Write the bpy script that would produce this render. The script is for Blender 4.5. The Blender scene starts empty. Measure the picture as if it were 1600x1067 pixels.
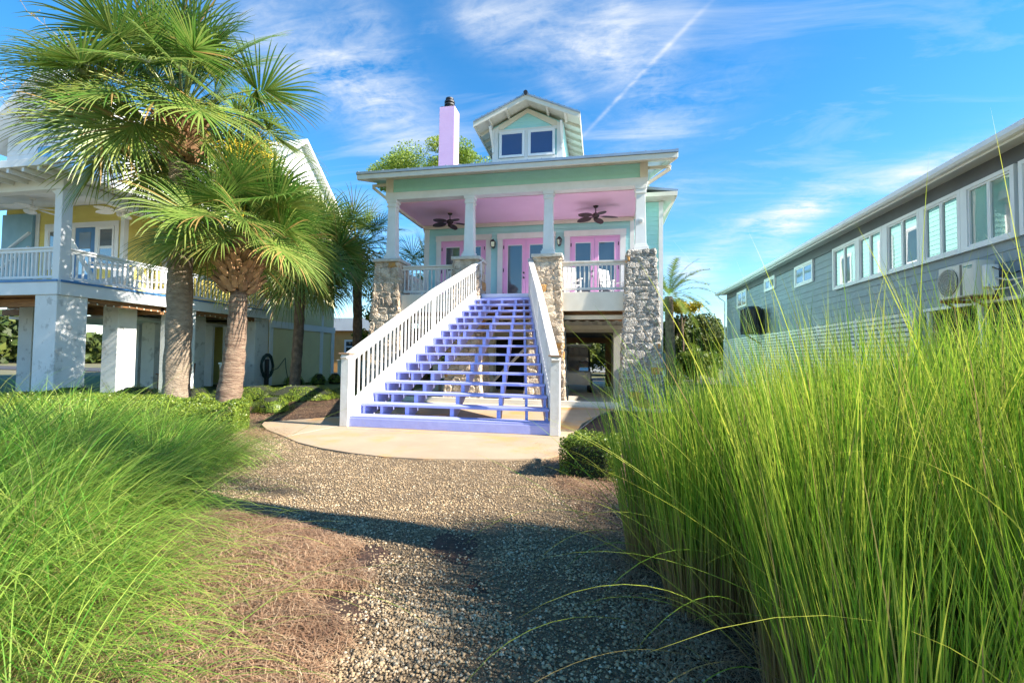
import bpy, math, random
import numpy as np
from mathutils import Vector, Matrix
random.seed(7); RS = np.random.RandomState(7)
S = bpy.context.scene
COL = S.collection
PI = math.pi

# ------------------------------------------------------------------ camera
def rad(a): return math.radians(a)
YAW, PITCH, ROLL = rad(11.1), rad(2.0), rad(0.7)
fw = Vector((-math.sin(YAW)*math.cos(PITCH), math.cos(YAW)*math.cos(PITCH), math.sin(PITCH)))
rt = Vector((math.cos(YAW), math.sin(YAW), 0)); up = rt.cross(fw)
r2 = rt*math.cos(ROLL)+up*math.sin(ROLL); u2 = up*math.cos(ROLL)-rt*math.sin(ROLL)
cd = bpy.data.cameras.new('camera'); co = bpy.data.objects.new('camera', cd); COL.objects.link(co)
m = Matrix((r2, u2, -fw)).transposed().to_4x4(); m.translation = Vector((0, 0, 1.35))
co.matrix_world = m
cd.sensor_width = 36; cd.lens = 16.0; cd.clip_start = .05; cd.clip_end = 3000
S.camera = co
# ------------------------------------------------------------------ light
SUN_EL, SUN_AZ = rad(35.5), math.atan2(1.38, -.155)      # azimuth clockwise from +Y
sl = bpy.data.lights.new('sun', 'SUN'); sl.energy = 5.0; sl.angle = rad(.53); sl.color = (1, .93, .82)
so = bpy.data.objects.new('sun', sl); COL.objects.link(so)
sv = Vector((math.sin(SUN_AZ)*math.cos(SUN_EL), math.cos(SUN_AZ)*math.cos(SUN_EL), math.sin(SUN_EL)))
so.rotation_euler = sv.to_track_quat('Z', 'Y').to_euler(); so.location = sv*60
S.view_settings.view_transform = 'Standard'; S.view_settings.look = 'None'
S.view_settings.exposure = 1.5; S.view_settings.gamma = 1; S.view_settings.use_curve_mapping = False

W = bpy.data.worlds.new('World'); S.world = W; W.use_nodes = True
def world():
    nt = W.node_tree; N = nt.nodes; L = nt.links; N.clear()
    out = N.new('ShaderNodeOutputWorld'); bg = N.new('ShaderNodeBackground'); bg.inputs[1].default_value = .105
    sky = N.new('ShaderNodeTexSky'); sky.sky_type = 'NISHITA'; sky.sun_disc = False
    sky.sun_elevation = SUN_EL; sky.sun_rotation = SUN_AZ; sky.air_density = 1.0; sky.dust_density = .05; sky.ozone_density = 3.0
    hs = N.new('ShaderNodeHueSaturation'); hs.inputs['Saturation'].default_value = 1.32; hs.inputs['Hue'].default_value = .496
    L.new(sky.outputs[0], hs.inputs['Color'])
    tc = N.new('ShaderNodeTexCoord'); sx = N.new('ShaderNodeSeparateXYZ'); L.new(tc.outputs['Generated'], sx.inputs[0])
    def M(op, a, b=None, c=None):
        n = N.new('ShaderNodeMath'); n.operation = op
        for i, v in enumerate((a, b, c)):
            if v is None: continue
            if isinstance(v, (int, float)): n.inputs[i].default_value = v
            else: L.new(v, n.inputs[i])
        return n.outputs[0]
    zz = M('ADD', M('MAXIMUM', sx.outputs[2], 0.0), .18)
    u = M('DIVIDE', sx.outputs[0], zz); v = M('DIVIDE', sx.outputs[1], zz)
    cb = N.new('ShaderNodeCombineXYZ'); L.new(u, cb.inputs[0]); L.new(v, cb.inputs[1])
    # streaky cirrus noise, drawn out along the wind
    def noise(scale, sxx, syy, rot, detail=9, rough=.62, dist=.6, seed=0):
        mp = N.new('ShaderNodeMapping'); mp.inputs['Rotation'].default_value = (0, 0, rot); mp.inputs['Scale'].default_value = (sxx, syy, 1)
        mp.inputs['Location'].default_value = (seed, seed*1.7, seed)
        L.new(cb.outputs[0], mp.inputs[0])
        n = N.new('ShaderNodeTexNoise'); n.inputs['Scale'].default_value = scale; n.inputs['Detail'].default_value = detail
        n.inputs['Roughness'].default_value = rough; n.inputs['Distortion'].default_value = dist
        L.new(mp.outputs[0], n.inputs['Vector']); return n.outputs['Fac']
    n1 = noise(1.6, 1.0, 3.2, rad(48), seed=3.1); n2 = noise(4.4, 1, 2.6, rad(55), dist=1.5, seed=8.3); n3 = noise(24, 1, 1, 0, seed=1.1, dist=1.5)
    nn = M('ADD', M('MULTIPLY', n1, .55), M('ADD', M('MULTIPLY', n2, .32), M('MULTIPLY', n3, .13)))
    def uv(px, py):
        d = r2*((px-800)/711.)-u2*((py-533.5)/711.)+fw; d.normalize()
        z = max(d.z, 0)+.18
        return Vector((d.x/z, d.y/z))
    tot = None
    # each entry: two ends and a breadth as sky directions, strength
    for (p, q, w, amp) in [((400, 30), (655, 235), 56, .95), ((505, 95), (620, 160), 45, .7), ((545, -10), (600, 70), 38, .55),
            ((725, 10), (800, 90), 40, .55), ((780, 10), (975, 120), 52, .85), ((950, -30), (985, 110), 55, .85), ((860, 120), (900, 155), 16, .55),
            ((1075, 40), (925, 198), 4, .9), ((1065, 20), (1010, 170), 34, .5), ((1140, 130), (975, 235), 46, .62),
            ((1320, 300), (1160, 365), 24, 1.35), ((1265, 320), (1190, 410), 26, .75), ((1560, 215), (1385, 300), 24, .9),
            ((1130, 380), (1075, 440), 30, .8), ((1110, 440), (1040, 400), 22, .6), ((20, 225), (60, 160), 50, .7), ((900, 330), (1090, 300), 40, .3), ((1180, 480), (1080, 440), 20, .4)]:
        a, b = uv(*p), uv(*q); c = (a+b)/2; dd = b-a
        mx, my = (p[0]+q[0])/2, (p[1]+q[1])/2
        ln = math.hypot(q[0]-p[0], q[1]-p[1]); nx, ny = -(q[1]-p[1])/ln, (q[0]-p[0])/ln
        e = uv(mx+nx*w, my+ny*w)-c; ux = dd.normalized(); wid = abs(e.x*-ux.y+e.y*ux.x)
        half = dd.length*.5+wid*.6
        du = M('SUBTRACT', u, c.x); dv = M('SUBTRACT', v, c.y)
        A = M('ADD', M('MULTIPLY', du, ux.x/half), M('MULTIPLY', dv, ux.y/half))
        B = M('ADD', M('MULTIPLY', du, -ux.y/wid), M('MULTIPLY', dv, ux.x/wid))
        r = M('ADD', M('MULTIPLY', A, A), M('MULTIPLY', B, B))
        g = M('MULTIPLY', M('POWER', 2.718, M('MULTIPLY', r, -1.1)), amp)
        tot = g if tot is None else M('ADD', tot, g)
    # thin background cirrus everywhere
    far = M('MULTIPLY', M('MAXIMUM', M('SUBTRACT', n1, .52), 0.0), 1.3)
    c1 = M('MULTIPLY', tot, M('MAXIMUM', M('MULTIPLY', M('SUBTRACT', nn, .385), 3.3), 0.0))
    c2 = M('MINIMUM', M('ADD', c1, far), .93)
    horiz = M('POWER', M('SUBTRACT', 1.0, M('MINIMUM', M('MAXIMUM', sx.outputs[2], 0.0), 1.0)), 9.0)
    mixc = N.new('ShaderNodeMix'); mixc.data_type = 'RGBA'
    L.new(c2, mixc.inputs[0]); L.new(hs.outputs[0], mixc.inputs[6]); mixc.inputs[7].default_value = (3.5, 3.65, 3.8, 1)
    L.new(mixc.outputs[2], bg.inputs[0]); L.new(bg.outputs[0], out.inputs[0])
    return sky
world()

# ------------------------------------------------------------------ materials
MATS = {}
def lin(r, g, b):
    f = lambda c: (c/12.92 if c <= .04045 else ((c+.055)/1.055)**2.4)
    return (f(r/255), f(g/255), f(b/255))
def mat(name, c1, c2=None, scale=8., rough=.6, bump=0., bscale=None, metal=0., spec=.5, stretch=(1, 1, 1), detail=5, rnd=0., stain=None, trans=0., attr=None, vor=False, dist=.01, coat=0, alpha=None):
    mt = bpy.data.materials.new(name); mt.use_nodes = True; nt = mt.node_tree; N = nt.nodes; L = nt.links
    b = N['Principled BSDF']; b.inputs['Roughness'].default_value = rough; b.inputs['Metallic'].default_value = metal
    b.inputs['Specular IOR Level'].default_value = spec; b.inputs['Coat Weight'].default_value = coat
    g = N.new('ShaderNodeNewGeometry'); mp = N.new('ShaderNodeMapping'); mp.inputs['Scale'].default_value = stretch
    L.new(g.outputs['Position'], mp.inputs[0])
    def noise(s, d=detail, r=.6):
        n = N.new('ShaderNodeTexNoise'); n.inputs['Scale'].default_value = s; n.inputs['Detail'].default_value = d; n.inputs['Roughness'].default_value = r
        L.new(mp.outputs[0], n.inputs['Vector']); return n.outputs['Fac']
    def mix(fac, a, c, mode='MIX'):
        x = N.new('ShaderNodeMix'); x.data_type = 'RGBA'; x.blend_type = mode
        for i, v in ((0, fac), (6, a), (7, c)):
            if isinstance(v, (int, float)): x.inputs[i].default_value = v
            elif isinstance(v, tuple): x.inputs[i].default_value = (*v[:3], 1)
            else: L.new(v, x.inputs[i])
        return x.outputs[2]
    c2 = c2 or tuple(x*.82 for x in c1)
    rp = N.new('ShaderNodeMapRange'); rp.inputs[1].default_value = .36; rp.inputs[2].default_value = .64
    L.new(noise(scale), rp.inputs[0])
    col = mix(rp.outputs[0], c1, c2)
    if attr:
        a = N.new('ShaderNodeAttribute'); a.attribute_name = 'tint'; s = N.new('ShaderNodeSeparateColor'); L.new(a.outputs['Color'], s.inputs[0])
        col = mix(s.outputs[0], col, attr[0]); col = mix(s.outputs[1], col, attr[1])
    if rnd:
        oi = N.new('ShaderNodeObjectInfo'); hv = N.new('ShaderNodeHueSaturation'); mr = N.new('ShaderNodeMapRange')
        mr.inputs[3].default_value = 1-rnd; mr.inputs[4].default_value = 1+rnd
        L.new(oi.outputs['Random'], mr.inputs[0]); L.new(mr.outputs[0], hv.inputs['Value']); L.new(col, hv.inputs['Color']); col = hv.outputs[0]
    if stain:   # (colour, scale, threshold, softness, strength)
        sc, ss, th, sf, st = stain
        q = N.new('ShaderNodeMapRange'); q.inputs[1].default_value = th; q.inputs[2].default_value = th+sf; q.inputs[4].default_value = st
        L.new(noise(ss, 7, .65), q.inputs[0]); col = mix(q.outputs[0], col, sc)
    L.new(col, b.inputs['Base Color'])
    if bump:
        bp = N.new('ShaderNodeBump'); bp.inputs['Strength'].default_value = bump; bp.inputs['Distance'].default_value = dist
        if vor:
            vv = N.new('ShaderNodeTexVoronoi'); vv.inputs['Scale'].default_value = bscale or scale*3; L.new(mp.outputs[0], vv.inputs['Vector'])
            ad = N.new('ShaderNodeMath'); ad.operation = 'ADD'; L.new(vv.outputs['Distance'], ad.inputs[0]); L.new(noise((bscale or scale*3)*1.7), ad.inputs[1]); L.new(ad.outputs[0], bp.inputs['Height'])
        else: L.new(noise(bscale or scale*3), bp.inputs['Height'])
        L.new(bp.outputs[0], b.inputs['Normal'])
    if trans:
        tr = N.new('ShaderNodeBsdfTranslucent'); L.new(col, tr.inputs[0]); ms = N.new('ShaderNodeMixShader'); ms.inputs[0].default_value = trans
        o = N['Material Output']; L.new(b.outputs[0], ms.inputs[1]); L.new(tr.outputs[0], ms.inputs[2]); L.new(ms.outputs[0], o.inputs[0])
    MATS[name] = mt; return mt
def glass(name, c, refl=.3):
    mt = bpy.data.materials.new(name); mt.use_nodes = True; nt = mt.node_tree; N = nt.nodes; L = nt.links; b = N['Principled BSDF']
    b.inputs['Base Color'].default_value = (*c, 1); b.inputs['Roughness'].default_value = .4
    gl = N.new('ShaderNodeBsdfGlossy'); gl.inputs['Roughness'].default_value = .015; fr = N.new('ShaderNodeFresnel'); fr.inputs[0].default_value = 1.5
    g = N.new('ShaderNodeNewGeometry'); n = N.new('ShaderNodeTexNoise'); n.inputs['Scale'].default_value = .8; L.new(g.outputs['Position'], n.inputs['Vector'])
    bp = N.new('ShaderNodeBump'); bp.inputs['Strength'].default_value = .12; bp.inputs['Distance'].default_value = .02; L.new(n.outputs['Fac'], bp.inputs['Height']); L.new(bp.outputs[0], gl.inputs['Normal'])
    ad = N.new('ShaderNodeMath'); ad.operation = 'ADD'; ad.inputs[1].default_value = refl; ad.use_clamp = True; L.new(fr.outputs[0], ad.inputs[0])
    ms = N.new('ShaderNodeMixShader'); L.new(ad.outputs[0], ms.inputs[0]); L.new(b.outputs[0], ms.inputs[1]); L.new(gl.outputs[0], ms.inputs[2]); L.new(ms.outputs[0], N['Material Output'].inputs[0])
    return mt
M_ = {}
M_['white'] = mat('white_paint', (.78, .77, .74), (.72, .71, .67), 3, .5, .15, 30, stain=((.55, .52, .45), 5, .66, .12, .35), rnd=.03)
M_['cream'] = mat('cream_paint', (.74, .69, .58), (.68, .63, .52), 3, .55, .15, 30)
M_['rail'] = mat('weathered_white_paint', (.76, .73, .67), (.66, .62, .55), 6, .55, .2, 40, stain=((.45, .38, .29), 7, .61, .08, .6), rnd=.05)
M_['mint'] = mat('mint_paint', (.42, .78, .72), (.38, .74, .68), 2, .55, .12, 25, rnd=.03)
M_['aqua'] = mat('aqua_paint', (.42, .76, .76), (.38, .71, .72), 2, .55, .12, 25)
M_['pinkc'] = mat('pink_ceiling_paint', (.90, .56, .74), (.86, .52, .70), 1.2, .6, .1, 12)
M_['pinkd'] = mat('pink_door_paint', (.83, .40, .66), (.79, .37, .62), 3, .4)
M_['lilac'] = mat('lilac_stucco', (.76, .50, .76), (.72, .46, .72), 2.5, .8, .25, 60)
M_['lav'] = mat('lavender_paint', (.40, .43, .80), (.35, .38, .74), 5, .5, .2, 30, stain=((.50, .46, .58), 9, .60, .1, .6), rnd=.06)
M_['lavw'] = mat('pale_lavender_paint', (.72, .72, .86), (.66, .66, .82), 4, .5, .1, 30)
M_['metal'] = mat('galvanised_roofing', (.42, .46, .50), (.34, .38, .42), 2, .35, .1, 6, metal=.6)
M_['dark'] = mat('dark_metal', (.02, .02, .022), (.03, .028, .028), 8, .4, .1)
M_['bronze'] = mat('dark_bronze', (.045, .02, .018), (.03, .014, .014), 8, .5, .15)
M_['hole'] = mat('dark_interior', (.012, .012, .014), (.02, .019, .02), 2, .9)  # near-black colour standing for the shade inside openings
M_['glass'] = glass('window_glass_dark', (.02, .03, .045), .22)
M_['glassg'] = glass('window_glass_reflective', (.10, .20, .16), .33)
M_['glassb'] = glass('window_glass_blue_shade', (.02, .03, .12), .06)
M_['glassn'] = glass('window_glass_neighbour', (.10, .20, .34), .3)
M_['glassd'] = glass('door_glass', (.02, .03, .045), .12)
M_['curtain'] = mat('curtain_fabric', (.25, .10, .06), (.18, .07, .04), 6, .8, .3, 3, stretch=(8, 1, .3))
M_['stone'] = mat('limestone', (.68, .57, .43), (.46, .35, .25), 5, .9, 1., 26, vor=True, dist=.035, rnd=.28, stain=((.55, .27, .10), 2.2, .62, .08, .6))
M_['stoneg'] = mat('grey_coquina_limestone', (.56, .51, .44), (.27, .24, .20), 11, .9, 1., 24, vor=True, dist=.04, rnd=.22, stain=((.80, .78, .72), 16, .56, .05, .8))
M_['stoneo'] = mat('orange_limestone', (.70, .34, .08), (.50, .30, .14), 9, .9, 1., 26, vor=True, dist=.03)
M_['mortar'] = mat('mortar', (.58, .52, .44), (.42, .37, .30), 9, .95, .8, 40)
M_['cap'] = mat('cast_stone_cap', (.60, .57, .50), (.48, .44, .37), 9, .9, .6, 40)
M_['wood'] = mat('treated_timber', (.34, .17, .07), (.22, .10, .04), 4, .7, .3, 12, stretch=(1, 1, 6), rnd=.15)
M_['woodh'] = mat('bench_timber', (.20, .07, .03), (.13, .045, .02), 4, .6, .3, 12, rnd=.15)
M_['capw'] = mat('weathered_timber_cap', (.42, .26, .16), (.30, .18, .11), 9, .8, .3, 30)
M_['conc'] = mat('patio_concrete', (.42, .315, .205), (.36, .265, .17), 1.1, .85, .35, 60, stain=((.58, .27, .06), .75, .50, .14, .75))
M_['concd'] = mat('driveway_concrete', (.55, .49, .40), (.45, .40, .32), 1.3, .85, .35, 60, stain=((.3, .24, .16), 3, .62, .1, .4))
M_['grave'] = mat('gravel_bed', (.28, .195, .108), (.11, .075, .043), 34, .95, 1., 70, vor=True, dist=.02)
M_['peb'] = mat('pebble', (.50, .355, .20), (.29, .20, .11), 4, .85, .3, 90, attr=((.62, .52, .37), (.10, .075, .05)))
M_['mulch'] = mat('dark_mulch', (.10, .05, .03), (.035, .02, .013), 22, .95, 1., 50, dist=.03)
M_['straw'] = mat('pine_straw', (.36, .20, .105), (.25, .13, .065), 3, .8, attr=((.50, .36, .22), (.12, .055, .03)))
M_['soil'] = mat('sandy_soil', (.20, .16, .10), (.09, .11, .035), .6, .95, .6, 8, dist=.05)
M_['lawn'] = mat('lawn', (.05, .10, .02), (.09, .13, .03), 2, .9, .8, 40)
M_['grass'] = mat('cordgrass', (.27, .45, .03), (.10, .26, .018), 1.5, .55, spec=.3, trans=.45, attr=((.62, .62, .09), (.36, .24, .11)))
M_['grassl'] = mat('muhly_grass', (.15, .38, .035), (.06, .22, .018), 1.2, .55, spec=.3, trans=.40, attr=((.46, .58, .10), (.30, .20, .10)))
M_['fan'] = mat('palm_leaf', (.11, .25, .035), (.06, .15, .022), 2, .3, trans=.34, attr=((.38, .40, .10), (.42, .27, .09)), rnd=.2)
M_['fand'] = mat('palm_leaf_dark', (.14, .24, .035), (.07, .13, .018), 2, .35, trans=.3, attr=((.30, .30, .06), (.3, .2, .08)), rnd=.2)
M_['trunk'] = mat('palm_trunk', (.40, .31, .22), (.24, .18, .125), 5, .95, 1., 16, stretch=(1, 1, 3.2), dist=.05, stain=((.12, .09, .07), 7, .60, .06, .6))
M_['trunkr'] = mat('palm_trunk_ringed', (.40, .28, .19), (.20, .12, .08), 3.4, .95, 1., 9, stretch=(1, 1, 6), dist=.06)
M_['boot'] = mat('palm_boot', (.46, .26, .13), (.30, .16, .08), 9, .9, .6, 30, rnd=.3)
M_['tan'] = mat('fruit_stalk', (.42, .27, .09), (.34, .26, .05), 5, .8, trans=.15)
M_['yel'] = mat('yellow_bloom', (.66, .46, .02), (.46, .40, .03), 5, .7, trans=.2)
M_['bark'] = mat('bark', (.24, .16, .11), (.12, .08, .055), 6, .95, 1., 20, dist=.04)
M_['leaf'] = mat('tree_leaf', (.10, .17, .02), (.05, .10, .014), .9, .5, trans=.3, attr=((.22, .26, .03), (.05, .07, .014)))
M_['pine'] = mat('pine_needles', (.20, .32, .03), (.12, .22, .02), .9, .5, trans=.3, attr=((.36, .42, .05), (.07, .12, .016)))
M_['leafd'] = mat('far_tree_leaf', (.07, .11, .02), (.04, .07, .015), .7, .6, trans=.22, attr=((.16, .18, .03), (.04, .05, .014)))
M_['hedge'] = mat('boxwood_leaf', (.18, .27, .03), (.09, .16, .02), 3, .4, trans=.28, attr=((.40, .46, .05), (.05, .07, .012)))
M_['hcore'] = mat('hedge_twigs', (.03, .035, .012), (.015, .02, .008), 9, .95)
M_['yell'] = mat('yellow_siding', (.74, .62, .17), (.69, .57, .15), 2, .6, .1, 20)
M_['yellp'] = mat('pale_yellow_siding', (.72, .66, .36), (.68, .61, .33), 2, .6, .1, 20)
M_['wstuc'] = mat('stained_white_stucco', (.76, .76, .74), (.70, .70, .68), 2, .85, .3, 50, stain=((.34, .33, .31), 2.6, .57, .06, .55))
M_['wwall'] = mat('white_siding_paint', (.76, .77, .77), (.71, .72, .72), 2, .6, .1, 20)
M_['blue'] = mat('blue_paint', (.07, .22, .46), (.05, .17, .38), 2, .5)
M_['bluel'] = mat('slate_blue_paint', (.22, .40, .50), (.18, .34, .43), 2, .5)
M_['grey'] = mat('grey_siding_paint', (.24, .29, .33), (.21, .26, .30), 2, .5, .15, 25, rnd=.06)
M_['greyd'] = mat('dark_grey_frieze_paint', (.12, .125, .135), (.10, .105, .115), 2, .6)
M_['wwin'] = mat('white_vinyl', (.80, .80, .80), (.76, .76, .76), 2, .35)
M_['slat'] = mat('white_slat_paint', (.80, .80, .76), (.72, .72, .66), 4, .5, .2, 30, rnd=.06)
M_['ac'] = mat('ac_enamel', (.66, .63, .57), (.60, .57, .51), 3, .4, stain=((.35, .28, .2), 8, .66, .1, .4))
M_['acg'] = mat('ac_grille', (.16, .15, .13), (.11, .10, .09), 6, .5)
M_['teal'] = mat('teal_print', (.02, .28, .26), (.02, .24, .22), 3, .5)
M_['rust'] = mat('rusty_steel', (.32, .12, .05), (.18, .07, .03), 8, .8, .3)
M_['hose'] = mat('green_hose_rubber', (.015, .05, .045), (.01, .035, .03), 5, .4)
M_['corr'] = mat('corrugated_panel', (.66, .64, .60), (.56, .54, .5), 2, .3, .2, 4, metal=.25)
M_['orange'] = mat('orange_stucco', (.72, .38, .12), (.66, .33, .1), 2, .8)
M_['bulb'] = mat('clear_bulb', (.85, .78, .6), (.8, .7, .5), 2, .2)
M_['black'] = mat('black_vinyl', (.015, .015, .017), (.02, .02, .02), 5, .35)
M_['red'] = mat('red_brown_fabric', (.20, .05, .03), (.16, .04, .02), 5, .8)

# ------------------------------------------------------------------ builders
def tagp(o, label=None, cat=None, group=None, kind=None):
    if label: o['label'] = label
    if cat: o['category'] = cat
    if group: o['group'] = group
    if kind: o['kind'] = kind
    return o
def thing(name, loc, label, cat, group=None):
    o = bpy.data.objects.new(name, None); COL.objects.link(o); o.location = loc; o.empty_display_size = .2
    return tagp(o, label, cat, group)
def worg(o):
    v = Vector((0, 0, 0))
    while o: v += o.location; o = o.parent
    return v
def link(name, me, parent=None, org=(0, 0, 0)):
    o = bpy.data.objects.new(name, me); COL.objects.link(o); o.location = Vector(org)
    if parent: o.parent = parent; o.location = Vector(org)-worg(parent)
    return o
class B:
    def __init__(s): s.v = []; s.f = []; s.mi = []
    def add(s, vs, fs, mi=0):
        k = len(s.v); s.v += [tuple(v) for v in vs]; s.f += [tuple(i+k for i in f) for f in fs]; s.mi += [mi]*len(fs); return s
    def box(s, x0, x1, y0, y1, z0, z1, mi=0):
        return s.add([(x0, y0, z0), (x1, y0, z0), (x1, y1, z0), (x0, y1, z0), (x0, y0, z1), (x1, y0, z1), (x1, y1, z1), (x0, y1, z1)],
                     [(0, 3, 2, 1), (4, 5, 6, 7), (0, 1, 5, 4), (1, 2, 6, 5), (2, 3, 7, 6), (3, 0, 4, 7)], mi)
    def taper(s, cx, cy, z0, z1, a0, b0, a1, b1, mi=0, dx=0, dy=0):
        return s.add([(cx-a0, cy-b0, z0), (cx+a0, cy-b0, z0), (cx+a0, cy+b0, z0), (cx-a0, cy+b0, z0), (cx+dx-a1, cy+dy-b1, z1), (cx+dx+a1, cy+dy-b1, z1), (cx+dx+a1, cy+dy+b1, z1), (cx+dx-a1, cy+dy+b1, z1)],
                     [(0, 3, 2, 1), (4, 5, 6, 7), (0, 1, 5, 4), (1, 2, 6, 5), (2, 3, 7, 6), (3, 0, 4, 7)], mi)
    def bar(s, p, q, w, h, upv=(0, 0, 1), mi=0):   # beam from p to q, w wide, h high
        p, q = Vector(p), Vector(q); d = (q-p).normalized(); u = Vector(upv); sd = d.cross(u)
        if sd.length < 1e-4: sd = Vector((1, 0, 0))
        sd.normalize(); u = sd.cross(d); a = sd*w/2; b = u*h/2
        vs = [p-a-b, p+a-b, p+a+b, p-a+b, q-a-b, q+a-b, q+a+b, q-a+b]
        return s.add(vs, [(0, 1, 2, 3), (7, 6, 5, 4), (0, 4, 5, 1), (1, 5, 6, 2), (2, 6, 7, 3), (3, 7, 4, 0)], mi)
    def prism(s, pts, ax, lo, hi, mi=0):  # polygon pts (2D) extruded along axis
        def mk(a, b, t): return {'x': (t, a, b), 'y': (a, t, b), 'z': (a, b, t)}[ax]
        n = len(pts); vs = [mk(a, b, lo) for a, b in pts]+[mk(a, b, hi) for a, b in pts]
        return s.add(vs, [tuple(range(n))[::-1], tuple(range(n, 2*n))]+[(i, (i+1) % n, (i+1) % n+n, i+n) for i in range(n)], mi)
    def tube(s, pts, r, n=8, mi=0, cap=True):
        pts = [Vector(p) for p in pts]; k = len(pts); rr = r if isinstance(r, (list, tuple)) else [r]*k; vs = []
        ref = Vector((0, 0, 1)) if abs((pts[-1]-pts[0]).normalized().z) < .9 else Vector((1, 0, 0))
        for i, p in enumerate(pts):
            d = (pts[min(i+1, k-1)]-pts[max(i-1, 0)]).normalized(); a = d.cross(ref).normalized(); b = a.cross(d)
            for j in range(n):
                t = 2*PI*j/n; vs.append(p+(a*math.cos(t)+b*math.sin(t))*rr[i])
        fs = [(i*n+j, i*n+(j+1) % n, (i+1)*n+(j+1) % n, (i+1)*n+j) for i in range(k-1) for j in range(n)]
        if cap: fs += [tuple(range(n))[::-1], tuple(range((k-1)*n, k*n))]
        return s.add(vs, fs, mi)
    def disc(s, c, r, n=16, ax='y', th=.02, mi=0):
        pts = [(math.cos(2*PI*i/n)*r, math.sin(2*PI*i/n)*r) for i in range(n)]
        c = Vector(c); k = {'x': (c.y, c.z, c.x), 'y': (c.x, c.z, c.y), 'z': (c.x, c.y, c.z)}[ax]
        return s.prism([(k[0]+a, k[1]+b) for a, b in pts], ax, k[2], k[2]+th, mi)
    def mesh(s, name, mats, bevel=0):
        me = bpy.data.meshes.new(name); me.from_pydata(s.v, [], s.f)
        for mm in (mats if isinstance(mats, (list, tuple)) else [mats]): me.materials.append(mm)
        me.polygons.foreach_set('material_index', s.mi)
        import bmesh
        b = bmesh.new(); b.from_mesh(me); bmesh.ops.recalc_face_normals(b, faces=b.faces)
        if bevel: bmesh.ops.bevel(b, geom=b.edges[:], offset=bevel, segments=1, affect='EDGES')
        b.to_mesh(me); b.free(); me.update(); return me
    def build(s, name, mats, parent=None, bevel=0, smooth=False, **k):
        me = s.mesh(name, mats, bevel)
        if smooth: me.polygons.foreach_set('use_smooth', [True]*len(me.polygons))
        return tagp(link(name, me, parent), **k)
def arrmesh(name, V, F, mt, tint=None, smooth=False):   # V (n,3), F (m,k) quads or tris
    me = bpy.data.meshes.new(name); n, (mf, k) = len(V), F.shape
    me.vertices.add(n); me.vertices.foreach_set('co', V.astype(np.float32).ravel())
    me.loops.add(mf*k); me.loops.foreach_set('vertex_index', F.astype(np.int32).ravel())
    me.polygons.add(mf); me.polygons.foreach_set('loop_start', (np.arange(mf)*k).astype(np.int32))
    if smooth: me.polygons.foreach_set('use_smooth', np.ones(mf, bool))
    me.materials.append(mt)
    if tint is not None:
        a = me.color_attributes.new('tint', 'FLOAT_COLOR', 'POINT'); c = np.ones((n, 4), np.float32); c[:, :tint.shape[1]] = tint; c[:, 2] = 0; a.data.foreach_set('color', c.ravel())
    me.update(calc_edges=True); return me
_cube = {}
def piece(name, mt, parent, c, size, rz=0, key=None):   # one small box sharing its mesh with its likes
    k = (mt.name, tuple(round(x, 3) for x in size)) if key is None else key
    if k not in _cube:
        a, b, d = size; _cube[k] = B().box(-a/2, a/2, -b/2, b/2, -d/2, d/2).mesh(name, mt, min(size)*.08)
    o = link(name, _cube[k], parent, c); o.rotation_euler = (0, 0, rz); return o
def copy_tree(o, parent=None):
    c = o.copy(); COL.objects.link(c); c.parent = parent
    for ch in list(o.children): copy_tree(ch, c)
    return c

# lapped clapboards: one board, bottom edge proud. face: '-y','+x','-x'
def boards(face, plane, u0, u1, z0, z1, ex, mt, parent, single=False, joint=3.6, name='plank', clip=None):
    n = int(round((z1-z0)/ex)); ex = (z1-z0)/n; acc = B(); rot = {'-y': 0, '+x': PI/2, '-x': -PI/2}[face]
    cache = {}
    for i in range(n):
        z = z0+i*ex; a, b = u0, u1
        if clip:
            r = clip(z+ex/2)
            if not r: continue
            a, b = max(a, r[0]), min(b, r[1])
            if b-a < .05: continue
        cuts = [a]
        if single:
            x = a+joint*(.35+.3*((i*7) % 5)/4*1.6)
            while x < b-.5: cuts.append(x); x += joint
        cuts.append(b)
        for c0, c1 in zip(cuts, cuts[1:]):
            L = c1-c0-(.003 if single else 0); t = ex+.012
            pts = [(0, 0), (-.022, 0), (-.006, t), (0, t)]
            if single:
                q = (round(L, 2))
                if q not in cache: cache[q] = B().prism([(y, z_) for y, z_ in pts], 'x', 0, L).mesh(name, mt)
                if face == '-y': o = link(name, cache[q], parent, (c0, plane, z))
                elif face == '+x': o = link(name, cache[q], parent, (plane, c0, z))
                else: o = link(name, cache[q], parent, (plane, c1, z))
                o.rotation_euler = (0, 0, rot)
            else:
                if face == '-y': acc.prism([(plane+y, z+z_) for y, z_ in pts], 'x', c0, c1)
                else:
                    sg = 1 if face == '+x' else -1
                    acc.prism([(plane-sg*y, z+z_) for y, z_ in pts], 'y', c0, c1)
    if not single and acc.v: return acc.build('siding', mt, parent, kind='stuff')

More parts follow.
